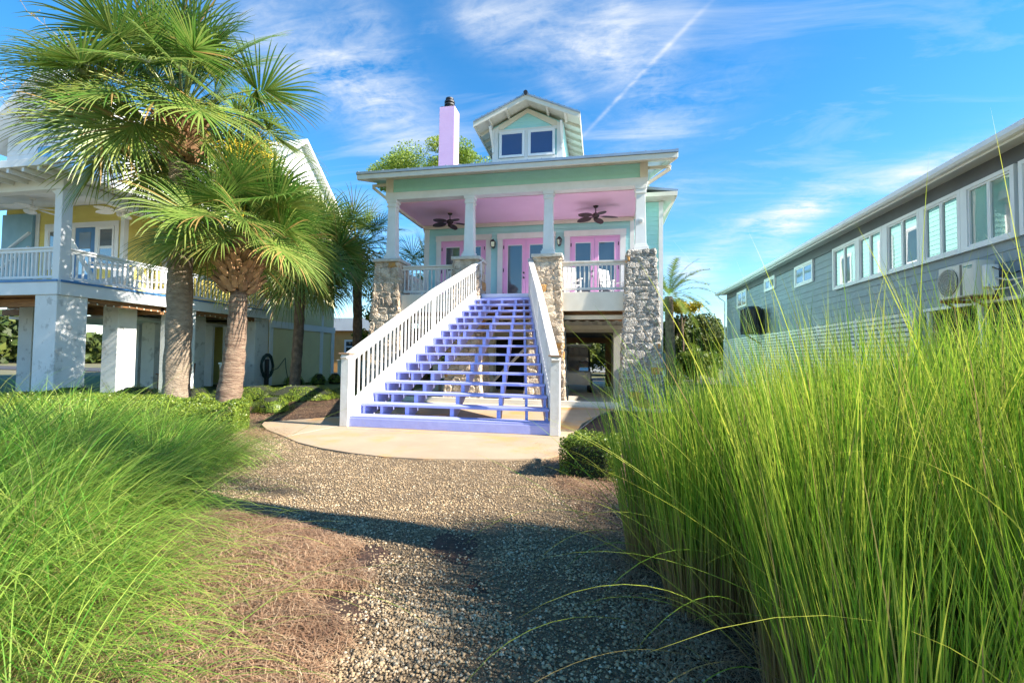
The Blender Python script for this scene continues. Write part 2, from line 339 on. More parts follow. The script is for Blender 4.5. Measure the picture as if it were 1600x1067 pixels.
# ------------------------------------------------------------------ ground, path, patio
def grid(x0, x1, y0, y1, nx, ny, zf):
    xs = np.linspace(x0, x1, nx); ys = np.linspace(y0, y1, ny); X, Y = np.meshgrid(xs, ys)
    V = np.stack([X.ravel(), Y.ravel(), zf(X, Y).ravel()], 1)
    i = np.arange(nx*ny).reshape(ny, nx); F = np.stack([i[:-1, :-1].ravel(), i[:-1, 1:].ravel(), i[1:, 1:].ravel(), i[1:, :-1].ravel()], 1)
    return V, F
ro = B().add([(-900, -900, -.09), (900, -900, -.09), (900, 900, -.09), (-900, 900, -.09)], [(0, 1, 2, 3)]).build('ground', M_['soil'], kind='structure')
def bumpz(X, Y):
    return -.04+.02*np.sin(X*2.3+Y)*np.cos(Y*1.9)+.012*np.sin(X*7.1)*np.sin(Y*6.3+X*3)
def mound(X, Y):   # pine straw mound on the left of the path
    z = bumpz(X, Y); return z+.10*np.exp(-(((X+2.5)/1.2)**2+((Y-2.6)/.75)**2))+.05*np.exp(-(((X-.9)/.5)**2+((Y-4.5)/1.5)**2))
V, F = grid(-9.5, 7, .4, 13.2, 150, 120, mound)
V[:, 2] -= .012
keep = np.ones(len(F), bool)
tagp(link('mulch_bed', arrmesh('mulch_bed', V, F, M_['mulch'], smooth=True)), kind='structure')
B().add([(-30, 10.5, -.075), (-7.2, 10.5, -.075), (-7.2, 60, -.075), (-30, 60, -.075)], [(0, 1, 2, 3)]).build('lawn', M_['lawn'], kind='structure')
def pathedge(Y):   # left and right edge of the gravel path
    xl = np.interp(Y, [0, 1.5, 2.1, 2.6, 3.2, 3.75, 4.3, 5.2, 6.2, 7.2], [-.95, -1.15, -1.35, -1.65, -2.2, -3.6, -4.3, -5.0, -5.6, -6.0])
    xr = np.interp(Y, [0, 1.5, 2.2, 3, 4, 4.9, 5.6, 6.1, 7.2], [.25, .35, .30, .12, -.05, -.36, -.62, -.78, -.8]); return xl, xr
def path():
    ys = np.linspace(.3, 7.2, 110); nx = 60; V = []
    for y in ys:
        xl, xr = pathedge(y); w = .05*math.sin(y*9)+.04*math.sin(y*17+1)
        xs = np.linspace(xl+w, xr-w*.7, nx)
        z = .004+.006*np.sin(xs*5+y*3); z[0] = z[-1] = -.10
        V += [(x, y, zz-.026) for x, zz in zip(xs, z)]
    V = np.array(V); i = np.arange(len(V)).reshape(len(ys), nx)
    F = np.stack([i[:-1, :-1].ravel(), i[:-1, 1:].ravel(), i[1:, 1:].ravel(), i[1:, :-1].ravel()], 1)
    tagp(link('gravel_path', arrmesh('gravel_path', V, F, M_['grave'], smooth=True)), kind='structure')
path()
def vnoise(x, y, seed=0):   # smooth value noise, two octaves
    G_ = np.random.RandomState(seed).rand(64, 64); o = 0
    for f, a in ((1, .6), (2.3, .4)):
        u, v = x*f+20, y*f+20; i, j = np.floor(u).astype(int), np.floor(v).astype(int); s, t = u-i, v-j; s = s*s*(3-2*s); t = t*t*(3-2*t)
        g = lambda a_, b_: G_[a_ % 64, b_ % 64]
        o = o+a*((g(i, j)*(1-s)+g(i+1, j)*s)*(1-t)+(g(i, j+1)*(1-s)+g(i+1, j+1)*s)*t)
    return o
def pebbles():
    n = 135000; y = 1.35+(5.85)*RS.rand(n)**1.55; xl, xr = pathedge(y); x = xl+(xr-xl)*(RS.rand(n)*1.24-.12+.04*np.sin(y*11)+.03*RS.normal(size=n))
    mk = (vnoise(x*2.2, y*2.2, 4)-.5)*2.6+.62+.25*(vnoise(x*7, y*7, 9)-.5)-.55*np.exp(-((x+1.35)**2/.25+(y-1.9)**2/.3))-.3*np.exp(-((x-xl)/.3)**2); keep = RS.rand(n) < np.clip(mk+np.clip((y-3.2)*.6, 0, 1), .22, 1); x, y, xl, xr = x[keep], y[keep], xl[keep], xr[keep]; n = len(x)
    # patio covers the far end
    r = .0038+.0085*RS.rand(n)**3.2*np.interp(y, [1.3, 3, 6.], [1.25, 1., .8]); z = -.02+r*.35+.006*np.sin(x*5+y*3)
    octv = np.array([(1, 0, 0), (0, 1, 0), (-1, 0, 0), (0, -1, 0), (0, 0, 1), (0, 0, -1)], float)
    F0 = np.array([(0, 1, 4), (1, 2, 4), (2, 3, 4), (3, 0, 4), (1, 0, 5), (2, 1, 5), (3, 2, 5), (0, 3, 5)])
    P = octv[None]*(.75+.5*RS.rand(n, 6, 1)); sc = np.stack([1+.4*RS.rand(n), .8+.3*RS.rand(n), .55+.3*RS.rand(n)], 1); P = P*sc[:, None, :]*r[:, None, None]
    a = RS.rand(n)*6.28; t = (RS.rand(n)-.5)*1.0; ca, sa = np.cos(a)[:, None], np.sin(a)[:, None]
    X = P[:, :, 0]*ca-P[:, :, 1]*sa; Yy = P[:, :, 0]*sa+P[:, :, 1]*ca; Z = P[:, :, 2]+X*np.tan(t)[:, None]*.3
    Vv = np.stack([X+x[:, None], Yy+y[:, None], Z+z[:, None]], 2).reshape(-1, 3)
    Ff = (F0[None]+(np.arange(n)*6)[:, None, None]).reshape(-1, 3)
    tt = np.zeros((n, 2)); q = RS.rand(n); tt[:, 0] = np.where(q > .78, RS.rand(n), 0); tt[:, 1] = np.where(q < .35, RS.rand(n)*.8, 0)
    tagp(link('gravel', arrmesh('gravel', Vv, Ff, M_['peb'], np.repeat(tt, 6, 0), smooth=True)), 'loose tan and grey gravel covering the garden path', 'gravel', kind='stuff')
pebbles()
def patio():
    front = [(-6.62, 8.05), (-6.4, 7.72), (-5.9, 7.25), (-5.24, 6.8), (-4.6, 6.33), (-4, 6.03), (-3.4, 5.83), (-2.86, 5.72), (-2.3, 5.73), (-1.7, 5.85), (-1.2, 5.98), (-.79, 6.12), (-.5, 6.5), (-.42, 7.2), (-.45, 8.2), (-.38, 9.6), (-.05, 11.2), (.35, 12.4)]
    b = B(); b.prism(front+[(.35, 12.598), (-5.0, 12.598), (-5.35, 10.2), (-5.6, 9.3)], 'z', -.15, .0)
    b.build('concrete_patio', M_['conc'], kind='structure')
    # control joints cut as thin dark strips set just proud
    x = 0
    B().box(-7.4, 1.9, 12.6, 16.998, -.15, 0).box(-7.4, 1.9, 17.0, 27, -.15, -.002).build('driveway', M_['concd'], kind='structure')
    j = B()
    for (p, q) in [((-5.1, 6.75), (-4.3, 12.5)), ((-.5, 8.05), (-.06, 11.1)), ((-4.75, 7.7), (-.5, 7.7)), ((-6.5, 7.9), (-4.9, 7.95))]:
        j.bar((*p, .0025), (*q, .0025), .012, .003)
    j.build('joint_line', M_['mortar'], kind='structure')
patio()
def bg_ground():
    B().box(1.9, 60, 27, 33, -.08, -.03).box(-60, -7.4, 27, 33, -.08, -.03).box(-7.4, 1.9, 27.0, 33, -.08, -.03).build('road', mat('asphalt', (.06, .06, .065), (.045, .045, .05), 5, .9, .4, 60), kind='structure')
bg_ground()

# ------------------------------------------------------------------ pink and mint house
DECK = 3.28; YF = 13.6; YB = 16.4
HX = [-6.64, -4.05, -1.58, 1.10]
house = thing('raised_house', (-2.8, 18, 0), 'mint green raised beach house with pink porch ceiling, metal roof and tapered stone piers', 'house')
def shell():
    h = house
    # walls of the living floor, with deck slab
    B().box(-6.64, 1.10, YB+.02, 26, 2.75, 6.98).build('wall', M_['aqua'], h)
    boards('-y', YB+.02, -6.5, 1.0, 3.30, 6.18, .155, M_['aqua'], h)
    B().box(1.102, 2.05, YB+.05, 25.9, 0.0, 6.85).build('side_wall', M_['mint'], h)
    boards('-y', YB+.05, 1.10, 1.95, 0.05, 6.82, .16, M_['mint'], h)
    boards('+x', 2.05, YB+.15, 25.8, 0.05, 6.82, .16, M_['mint'], h)
    boards('+x', 1.10, 14.0, YB+.04, 6.6, 6.95, .16, M_['mint'], h)
    B().box(1.95, 2.09, YB-.02, YB+.12, 0, 6.83).build('corner_board', M_['white'], h)
    B().box(-6.70, -6.5, YB-.02, YB+.12, 3.3, 6.2).build('corner_board', M_['white'], h)
    B().box(.98, 1.12, YB-.03, YB+.03, 3.3, 6.2).build('corner_board', M_['white'], h)
    # deck
    B().box(-6.9, 1.4, YF-.16, YB, 3.16, 3.28).build('deck_floor', M_['lavw'], h, .01)
    for a, b in ((HX[0]+.42, HX[1]-.4), (HX[2]+.38, HX[3]-.42)):
        B().box(a, b, YF-.30, YF-.18, 2.72, 3.27).build('deck_fascia', M_['cream'], h, .008)
    B().box(HX[1]+.42, HX[2]-.42, YF-.24, YF-.18, 2.95, 3.155).build('deck_fascia', M_['lav'], h, .006)
    jb = B().box(-.04, .04, 0, 2.6, -.13, .13).mesh('joist', M_['wood'])
    for i in range(17): link('joist', jb, h, (-6.3+i*.46, YF-.1, 3.02))
    for k, y in enumerate((YF+.25, YF+1.3, YF+2.4)):
        B().box(-6.3, .7, y, y+.14, 2.64, 2.88).build('beam', M_['wood'], h, .01)
    B().box(-6.9, 1.4, YF+.02, YF+.14, 2.50, 2.63).build('beam', M_['cream'], h, .01)
    # pink ceiling with trim
    B().box(-6.78, 1.18, YF+.16, YB-.01, 6.34, 6.42).build('porch_ceiling', M_['pinkc'], h)
    B().box(-6.7, 1.1, YB-.10, YB-.03, 6.20, 6.335).box(-6.79, -6.70, YF+.2, YB-.1, 6.24, 6.335).box(1.1, 1.18, YF+.2, YB-.1, 6.24, 6.335).build('ceiling_trim', M_['cream'], h)
    # front beam and mint frieze
    B().box(-6.86, 1.30, YF-.15, YF+.15, 6.36, 6.60).build('porch_beam', M_['white'], h, .01)
    B().box(-6.86, -6.74, YF+.152, YB, 6.345, 6.60).box(1.19, 1.30, YF+.152, YB, 6.345, 6.6).build('side_beam', M_['white'], h, .01)
    boards('-y', YF-.06, -6.62, 1.08, 6.61, 7.02, .14, M_['mint'], h)
    B().box(-6.86, 1.3, YF-.05, YF+.1, 6.602, 7.1).build('frieze_wall', M_['mint'], h)
    B().box(-6.86, -6.62, YF-.12, YF-.052, 6.602, 7.04).build('frieze_end_trim', M_['cream'], h)
    B().box(1.08, 1.30, YF-.12, YF-.052, 6.602, 7.04).build('frieze_end_trim', M_['cream'], h)
    B().box(-6.86, 1.3, YF-.14, YF-.053, 7.045, 7.19).build('frieze_top_trim', M_['cream'], h)
    # gable side walls under the roof
    for x in (-6.84, 1.2):
        B().prism([(YF+.12, 6.61), (26, 6.61), (26, 7.05), (19.8, 8.95), (YF+.12, 7.1)], 'x', x, x+.08).build('gable_wall', M_['mint'], h)
shell()
def roofing():
    h = house; sl_ = .31; ye = 12.7; yr = 19.6; zr = 6.98+(yr-ye)*sl_
    x0, x1 = -7.44, 2.01
    B().prism([(ye-.07, 6.915), (ye-.0, 6.915), (yr, zr-.05), (26.8, 6.93), (26.8, 6.99), (yr, zr+.02), (ye-.07, 6.99)], 'x', x0, x1).build('roof', M_['metal'], h)
    B().box(x0+.01, x1-.01, ye-.035, ye+.02, 6.77, 6.912).build('fascia', M_['cream'], h, .006)
    B().prism([(ye+.03, 6.86), (YF+.2, 6.86+.3), (YF+.2, 6.90+.3), (ye+.03, 6.90)], 'x', x0+.03, x1-.03).build('soffit', M_['cream'], h)
    for x in (x0+.02, x1-.06):
        B().prism([(ye+.03, 6.76), (yr, zr-.22), (26.7, 6.76), (26.7, 6.92), (yr, zr-.055), (ye+.03, 6.925)], 'x', x, x+.04).build('rake_board', M_['cream'], h)
    sb = B().prism([(ye-.03, 6.99), (yr, zr+.02), (yr, zr+.055), (ye-.03, 7.025)], 'x', -.02, .02).mesh('roof_seam', M_['metal'])
    n = 24
    for i in range(n): link('roof_seam', sb, h, (x0+.03+i*(x1-x0-.06)/(n-1), 0, 0))
    B().tube([(x0, yr, zr+.03), (x1, yr, zr+.03)], .07, 8).build('ridge_cap', M_['metal'], h)
    for sx, xa, xb in ((-1, -6.87, -7.36), (1, 1.31, 1.93)):
        B().bar((xa, YF-.03, 6.45), (xb, YF-.03, 6.84), .09, .09).bar((xa, YF-.03, 6.9), (xb+.02*sx, YF-.03, 6.9), .07, .08).build('eave_bracket', M_['cream'], h, .006)
    B().box(-6.87, -6.862, YF-.1, YF+.1, 6.4, 6.9).build('bracket_plate', M_['cream'], h)
    # side extension roof
    B().prism([(1.22, 7.16), (2.5, 7.0), (2.5, 7.05), (1.22, 7.24)], 'y', 15.9, 26.3).build('side_roof', M_['metal'], h)
    B().box(1.32, 2.49, 15.87, 15.92, 6.86, 6.999).box(2.45, 2.49, 15.92, 26.2, 6.86, 6.995).build('side_fascia', M_['cream'], h)
    B().box(1.22, 2.44, 15.93, 26.2, 6.86, 6.89).build('side_soffit', M_['cream'], h)
    B().bar((2.10, YB-.0, 6.35), (2.42, YB-.0, 6.82), .07, .07).build('eave_bracket', M_['cream'], h)
    sb2 = B().prism([(1.22, 7.24), (2.52, 7.05), (2.52, 7.075), (1.22, 7.27)], 'y', -.018, .018).mesh('roof_seam', M_['metal'])
    for i in range(20): link('roof_seam', sb2, h, (0, 15.93+i*.5, 0))
    for y in (18.9, 20.6, 23.6):
        window('window', h, '+x', 2.075, y-.5, y+.5, 4.9, 6.3, M_['wwin'], M_['glass'], 1, 1)
# generic window, proud of the wall. face plane at `pl`
def window(name, parent, face, pl, u0, u1, z0, z1, fm, gm, nv=1, nh=1, fr=.09, sash=.045, head=0, dep=.055):
    def bx(b, a0, a1, c0, c1, d0, d1):
        if face == '-y': b.box(a0, a1, pl-d1, pl-d0, c0, c1)
        elif face == '+x': b.box(pl+d0, pl+d1, a0, a1, c0, c1)
        else: b.box(pl-d1, pl-d0, a0, a1, c0, c1)
        return b
    b = B(); bx(b, u0, u0+fr, z0, z1, 0, dep); bx(b, u1-fr, u1, z0, z1, 0, dep); bx(b, u0+fr, u1-fr, z0, z0+fr, 0, dep-.002); bx(b, u0+fr, u1-fr, z1-fr, z1, 0, dep-.002)
    if head: bx(b, u0-.03, u1+.03, z1+.001, z1+head, 0, dep+.015)
    w = b.build(name, fm, parent)
    a0, a1, c0, c1 = u0+fr, u1-fr, z0+fr, z1-fr
    for i in range(nv):
        for j in range(nh):
            p0 = a0+(a1-a0)*i/nv; p1 = a0+(a1-a0)*(i+1)/nv; q0 = c0+(c1-c0)*j/nh; q1 = c0+(c1-c0)*(j+1)/nh
            s = B(); e = .002
            bx(s, p0+e, p0+sash, q0+e, q1-e, .005, dep-.02); bx(s, p1-sash, p1-e, q0+e, q1-e, .005, dep-.02); bx(s, p0+sash, p1-sash, q0+e, q0+sash, .005, dep-.022); bx(s, p0+sash, p1-sash, q1-sash, q1-e, .005, dep-.022)
            so_ = s.build('sash', fm, w)
            bx(B(), p0+sash, p1-sash, q0+sash, q1-sash, .018, .026).build('pane', gm, w)
    return w
roofing()
def dormer():
    h = house; y = 14.3; x0, x1 = -3.53, -1.22; xm = (x0+x1)/2
    B().prism([(x0, 7.3), (x1, 7.3), (x1, 8.86), (xm, 9.42), (x0, 8.86)], 'y', y, 18).build('dormer_wall', M_['aqua'], h)
    boards('-y', y, x0+.3, x1-.3, 8.72, 9.32, .12, M_['aqua'], h, clip=lambda z: (xm-(9.32-z)*2.05, xm+(9.32-z)*2.05))
    B().prism([(x0, 7.35), (x1, 7.35), (x1, 7.80), (x0, 7.80)], 'y', y-.045, y-.002).prism([(x0, 7.801), (x0+.2, 7.801), (x0+.2, 8.88), (x0, 8.80)], 'y', y-.045, y-.002).prism([(x1-.2, 7.801), (x1, 7.801), (x1, 8.80), (x1-.2, 8.88)], 'y', y-.045, y-.002).box(x0+.201, x1-.201, y-.045, y-.002, 8.66, 8.76).box(-2.459, -2.341, y-.044, y-.002, 7.802, 8.659).build('dormer_trim', M_['white'], h)
    # raking trim following the gable
    B().prism([(x0+.201, 8.765), (x0+.34, 8.765), (xm, 9.25), (x1-.34, 8.765), (x1-.201, 8.765), (x1-.201, 8.90), (xm, 9.39), (x0+.201, 8.90)], 'y', y-.05, y-.025).build('raking_trim', M_['cream'], h)
    window('dormer_window', h, '-y', y-.048, -3.29, -2.46, 7.81, 8.66, M_['wwin'], M_['glassb'], 1, 1, fr=.05, sash=.03)
    window('dormer_window', h, '-y', y-.048, -2.34, -1.48, 7.81, 8.66, M_['wwin'], M_['glassb'], 1, 1, fr=.05, sash=.03)
    yf = 13.66; e0, e1 = -4.02, -.66; za = 9.50; ze = 8.76; xr = (e0+e1)/2
    for s, xe in ((-1, e0), (1, e1)):
        B().prism([(xe, ze), (xr, za), (xr, za+.05), (xe, ze+.05)], 'y', yf-.03, 18.2).build('dormer_roof', M_['metal'], h)
        B().prism([(xe, ze-.02), (xr, za-.02), (xr, za-.005), (xe, ze-.005)], 'y', yf+.05, 18).build('dormer_soffit', M_['cream'], h)
        B().prism([(xe, ze-.14), (xr, za-.14), (xr, za-.0), (xe, ze-.0)], 'y', yf-.0, yf+.04).build('dormer_rake', M_['cream'], h)
        B().box(min(xe, xe-.03*s), max(xe, xe-.03*s), yf+.05, 18.1, ze-.12, ze-.02).build('dormer_fascia', M_['cream'], h)
        # exposed rafters below the side overhang
        xi = x0 if s < 0 else x1
        for k in range(7):
            yy = 14.42+k*.5
            B().bar((xe-.04*s, yy, ze-.06), (xi, yy, ze-.06+abs(xi-xe)*.44), .05, .09).build('rafter', M_['cream'], h)
        for f in (.28, .62):
            x = xe+(xr-xe)*f; z = ze+(za-ze)*f-.075
            B().box(x-.03, x+.03, yf+.045, y-.002, z-.05, z+.045).build('lookout', M_['cream'], h)
        xb = xi-.03*s
        B().bar((xb, y-.06, 8.15), (xb, yf+.12, 8.66+.0), .06, .07, (1, 0, 0)).box(xb-.03, xb+.03, y-.10, y-.048, 8.0, 8.75).build('knee_bracket', M_['white'], h)
        nb = 9
        for k in range(nb):
            f = (k+.5)/nb; x = xe+(xr-xe)*f; z = ze+(za-ze)*f+.05
            B().box(x-.012, x+.012, yf-.03, 18.1, z-.01, z+.022).build('roof_seam', M_['metal'], h)
    B().tube([(xr, yf-.06, za+.05), (xr, 18.2, za+.05)], .07, 8).build('ridge_cap', M_['dark'], h)
dormer()
def chimney():
    h = house; x, y = -5.55, 15.75
    c = B().taper(x, y, 7.5, 10.44, .30, .28, .29, .27).build('chimney', M_['lilac'], h, .012)
    B().box(x-.26, x+.26, y-.24, y+.24, 10.44, 10.47).build('chimney_cap', M_['dark'], c)
    b = B()
    for k in range(4): b.disc((x, y, 10.48+k*.11), .19 if k < 3 else .15, 18, 'z', .06)
    b.tube([(x, y, 10.46), (x, y, 10.86)], .12, 12)
    b.build('flue_cowl', M_['dark'], c)
chimney()

# stones: six irregular shapes shared between all piers
def stone_meshes(mt):
    out = []
    for k in range(7):
        r = random.Random(k*13+hash(mt.name) % 97 if False else k*13+len(mt.name)); b = B(); n = 3; idx = {}
        import bmesh
        bm = bmesh.new(); bmesh.ops.create_icosphere(bm, subdivisions=2, radius=1)
        for v in bm.verts:
            p = v.co; q = Vector([math.copysign(abs(c)**.55, c) for c in p]); q = q/max(abs(q.x), abs(q.y), abs(q.z), .01)*.96 if False else q
            v.co = Vector((q.x*.56, q.y*.55, q.z*.56))*(1+.17*(r.random()-.5)*2)
        me = bpy.data.meshes.new('stone'); bm.to_mesh(me); bm.free(); me.materials.append(mt); out.append(me)
    return out
ST = {k: stone_meshes(M_[k]) for k in ('stone', 'stoneg', 'stoneo')}
def pier(x, idx, zt, kind):
    r = random.Random(idx*7+3); y = YF
    a1, a0 = .40, .60
    yc1, yc0 = YF, YF-.02
    nm = B().taper(x, y, 0, zt, a0-.035, a0-.035, a1-.035, a1-.035).build('stone_pier', M_['mortar'], house)
    z = 0.0
    while z < zt-.05:
        hgt = r.uniform(.17, .32) if kind == 'stone' else r.uniform(.14, .27)
        if z+hgt > zt-.1: hgt = zt-z
        w = a0+(a1-a0)*(z+hgt/2)/zt
        for face in ('f', 'r', 'l'):
            t = -w
            while t < w-.04:
                L = min(r.uniform(.16, .44), w-t)
                if w-(t+L) < .12: L = w-t
                c = t+L/2; d = r.uniform(.10, .125)
                jt = r.uniform(-.02, .02)
                if face == 'f': p = (x+c, y-w+.055, z+hgt/2+jt); s = (L*1.02, d, hgt*1.04)
                elif face == 'r': p = (x+w-.055, y+c, z+hgt/2+jt); s = (d, L*1.02, hgt*1.04)
                else: p = (x-w+.055, y+c, z+hgt/2+jt); s = (d, L*1.02, hgt*1.04)
                k = kind if r.random() > .05 else 'stoneo'
                o = link('stone', ST[k][r.randrange(7)], nm, p); o.scale = [q*.98 for q in s]; o.rotation_euler = (r.uniform(-.10, .10), r.uniform(-.14, .14), r.uniform(-.06, .06))
                t += L
        z += hgt
    if idx != 3:
        B().box(x-a1-.06, x+a1+.06, y-a1-.06, y+a1+.06, zt, zt+.10).build('pier_cap', M_['cap'], nm, .015)
for i, x in enumerate(HX): pier(x, i, 4.30 if i < 3 else 4.44, 'stone' if i < 3 else 'stoneg')
def column(x, zb):
    b = B(); b.box(x-.21, x+.21, YF-.20, YF+.20, zb, zb+.14).box(x-.18, x+.18, YF-.18, YF+.18, zb+.14, zb+.2)
    b.taper(x, YF, zb+.2, 6.14, .155, .155, .125, .125).box(x-.155, x+.155, YF-.155, YF+.155, 6.13, 6.19).box(x-.17, x+.17, YF-.165, YF+.165, 6.27, 6.358).box(x-.14, x+.14, YF-.14, YF+.14, 6.19, 6.27)
    b.build('column', M_['white'], house, .006)
for i, x in enumerate(HX): column(x, 4.402 if i < 3 else 4.44)
sl2 = B().tube([(1.10, YF-.13, 5.33), (1.10, YF-.24, 5.30)], .05, 10).box(1.05, 1.15, YF-.155, YF-.125, 5.28, 5.40).build('porch_light', M_['white'], house)
# railings between piers
def railing(parent, p, q, zb, zt, mt, pitch=.125, bal=.035, bottom=.08, name='railing', capw=.12):
    p, q = Vector(p), Vector(q); d = q-p; n = max(2, int(d.length/pitch)); ang = math.atan2(d.y, d.x)
    b = B(); b.bar((p.x, p.y, zt-.025), (q.x, q.y, zt-.025), capw, .05).bar((p.x, p.y, zt-.095), (q.x, q.y, zt-.095), .05, .085).bar((p.x, p.y, zb+bottom+.035), (q.x, q.y, zb+bottom+.035), .05, .07)
    o = b.build(name, mt, parent, .004)
    for i in range(n):
        f = (i+.5)/n; c = p+d*f
        piece('baluster', mt, o, (c.x, c.y, (zb+bottom+.07+zt-.138)/2), (bal, bal, zt-.138-zb-bottom-.07), ang)
    return o
railing(house, (HX[0]+.40, YF-.05), (HX[1]-.38, YF-.05), 3.28, 4.22, M_['rail'])
railing(house, (HX[2]+.38, YF-.05), (HX[3]-.38, YF-.05), 3.28, 4.22, M_['rail'])
railing(house, (HX[0]-.05, YF+.40), (HX[0]-.05, YB-.1), 3.28, 4.22, M_['rail'])
railing(house, (HX[3]+.05, YF+.40), (HX[3]+.05, YB-.1), 3.28, 4.22, M_['rail'])
def door(x0, x1, knob=True, cur=False):
    yp = YB-.012; h = house
    B().box(x0-.20, x0-.005, yp-.045, yp, 3.29, 5.72).box(x1+.005, x1+.20, yp-.045, yp, 3.29, 5.72).box(x0-.22, x1+.22, yp-.055, yp, 5.722, 5.93).build('door_casing', M_['white'], h)
    f = B().box(x0, x0+.05, yp-.035, yp, 3.29, 5.715).box(x1-.05, x1, yp-.035, yp, 3.29, 5.715).box(x0+.05, x1-.05, yp-.034, yp, 5.665, 5.715).build('door_frame', M_['pinkd'], h)
    xm = (x0+x1)/2
    for s, (a, b) in enumerate(((x0+.055, xm-.004), (xm+.004, x1-.055))):
        d = B().box(a, a+.13, yp-.028, yp, 3.31, 5.66).box(b-.13, b, yp-.028, yp, 3.31, 5.66).box(a+.13, b-.13, yp-.027, yp, 3.31, 3.50).box(a+.13, b-.13, yp-.027, yp, 5.50, 5.66).build('door', M_['pinkd'], h, .003)
        B().box(a+.13, b-.13, yp-.012, yp-.004, 3.50, 5.50).build('pane', M_['glassd'], d)
        bead = B().box(a+.13, a+.145, yp-.018, yp-.0125, 3.5, 5.5).box(b-.145, b-.13, yp-.018, yp-.0125, 3.5, 5.5).box(a+.145, b-.145, yp-.018, yp-.0125, 5.47, 5.5).build('glazing_bead', M_['white'], d)
        if s == 0 and knob:
            for z in (4.27, 4.45): B().disc((b-.065, yp-.07, z), .035, 12, 'y', .045).build('knob', M_['dark'], d, smooth=False)
        for z in (3.6, 4.5, 5.35):
            hx = a-.02 if s == 0 else b+.0
            B().box(hx-.012, hx+.018, yp-.05, yp-.0365, z, z+.12).build('hinge', M_['dark'], d)
door(-6.0, -4.25); door(-3.60, -1.86); door(-1.12, .63)

def lantern(x, label):
    t = thing('wall_lantern', (x, YB-.05, 5.36), label, 'wall lantern', 'black lanterns beside the porch doors'); y = YB-.14
    B().box(x-.05, x+.05, YB-.07, YB-.02, 5.45, 5.68).build('backplate', M_['dark'], t)
    B().bar((x, YB-.06, 5.66), (x, y, 5.72), .025, .025).taper(x, y, 5.60, 5.70, .10, .10, .03, .03).build('hood', M_['dark'], t)
    B().taper(x, y, 5.42, 5.60, .055, .055, .075, .075).build('glass_shade', M_['glass'], t)
    b = B()
    for sx in (-1, 1):
        for sy in (-1, 1): b.bar((x+.055*sx, y+.055*sy, 5.42), (x+.08*sx, y+.08*sy, 5.60), .014, .014)
    b.taper(x, y, 5.37, 5.42, .03, .03, .065, .065).build('cage', M_['dark'], t)
lantern(-3.95, 'black wall lantern on aqua siding left of the central pink doors')
lantern(-1.50, 'black wall lantern on aqua siding between central and right pink doors')

def ceiling_fan(loc, rot, label, mt, group, blade_r=.72, drop=.3, par=None):
    t = thing('ceiling_fan', loc, label, 'ceiling fan', group); x, y, z = loc   # loc = ceiling point
    B().tube([(x, y, z), (x, y, z-.05)], [.09, .06], 12).build('canopy', mt, t)
    B().tube([(x, y, z-.05), (x, y, z-drop)], .018, 8).build('rod', mt, t)
    zc = z-drop
    B().tube([(x, y, zc+.05), (x, y, zc), (x, y, zc-.07), (x, y, zc-.12)], [.05, .12, .12, .06], 14).build('motor', mt, t, smooth=False)
    B().tube([(x, y, zc-.12), (x, y, zc-.17), (x, y, zc-.22)], [.07, .075, .03], 12).build('switch_cup', mt, t)
    # palm-leaf shaped blade
    k = 12; pts = []
    prof = [(0, .03), (.08, .035), (.16, .10), (.3, .145), (.5, .16), (.7, .14), (.88, .09), (1, .01)]
    b = B(); top = [(.14+(blade_r-.14)*s, w) for s, w in prof]
    poly = [(a, w) for a, w in top]+[(a, -w) for a, w in top[::-1]]
    b.prism(poly, 'z', -.006, .006); me = b.mesh('blade', mt)
    for v in me.vertices: v.co.z += .14*v.co.y
    for i in range(5):
        o = link('blade', me, t, (x, y, zc-.05)); o.rotation_euler = (0, rad(5), rot+i*2*PI/5)
    return t
ceiling_fan((-5.2, 15.0, 6.335), rad(22), 'dark bronze ceiling fan with leaf blades under the left end of the pink porch ceiling', M_['bronze'], 'dark fans under the pink ceiling', drop=.26)
ceiling_fan((-.2, 15.0, 6.335), rad(5), 'dark bronze ceiling fan with leaf blades under the right end of the pink porch ceiling', M_['bronze'], 'dark fans under the pink ceiling', drop=.28)

# rocking chairs: built once, copied
def rocker():
    t = thing('rocking_chair', (0, 0, 0), 'x', 'rocking chair', 'white rocking chairs on the porch'); w = M_['white']
    # faces -Y
    for s in (-1, 1):
        B().tube([(s*.27, -.42, .06), (s*.27, -.2, .03), (s*.27, .1, .03), (s*.27, .45, .10)], .022, 6).build('rocker', w, t)
        B().bar((s*.27, -.24, .04), (s*.27, -.24, .62), .04, .04).build('leg', w, t)
        B().bar((s*.25, .18, .05), (s*.25, .38, 1.08), .04, .04).build('back_post', w, t)
        B().bar((s*.29, -.30, .63), (s*.29, .24, .63), .08, .03).build('armrest', w, t)
    B().box(-.25, .25, -.27, .22, .40, .43).build('seat', w, t)
    B().bar((-.26, .37, 1.05), (.26, .37, 1.05), .03, .10).bar((-.26, .24, .52), (.26, .24, .52), .03, .07).build('back_rail', w, t)
    sm = B().bar((0, .25, .53), (0, .37, 1.02), .05, .015).mesh('slat', w)
    for i in range(6): link('slat', sm, t, (-.19+i*.076, 0, 0))
    return t
rk = rocker(); ch = [rk, copy_tree(rk), copy_tree(rk)]
for o, (x, y, a, lb) in zip(ch, [(-1.0, 14.9, .35, 'white slatted rocking chair behind the porch railing beside the third stone pier'), (-5.2, 14.9, -.2, 'white slatted rocking chair behind the left porch railing'), (.35, 15.6, .9, 'white rocking chair by the right pink doors, nearest the grey stone pier')]):
    o.location = (x, y, 3.285); o.rotation_euler = (0, 0, a); o['label'] = lb

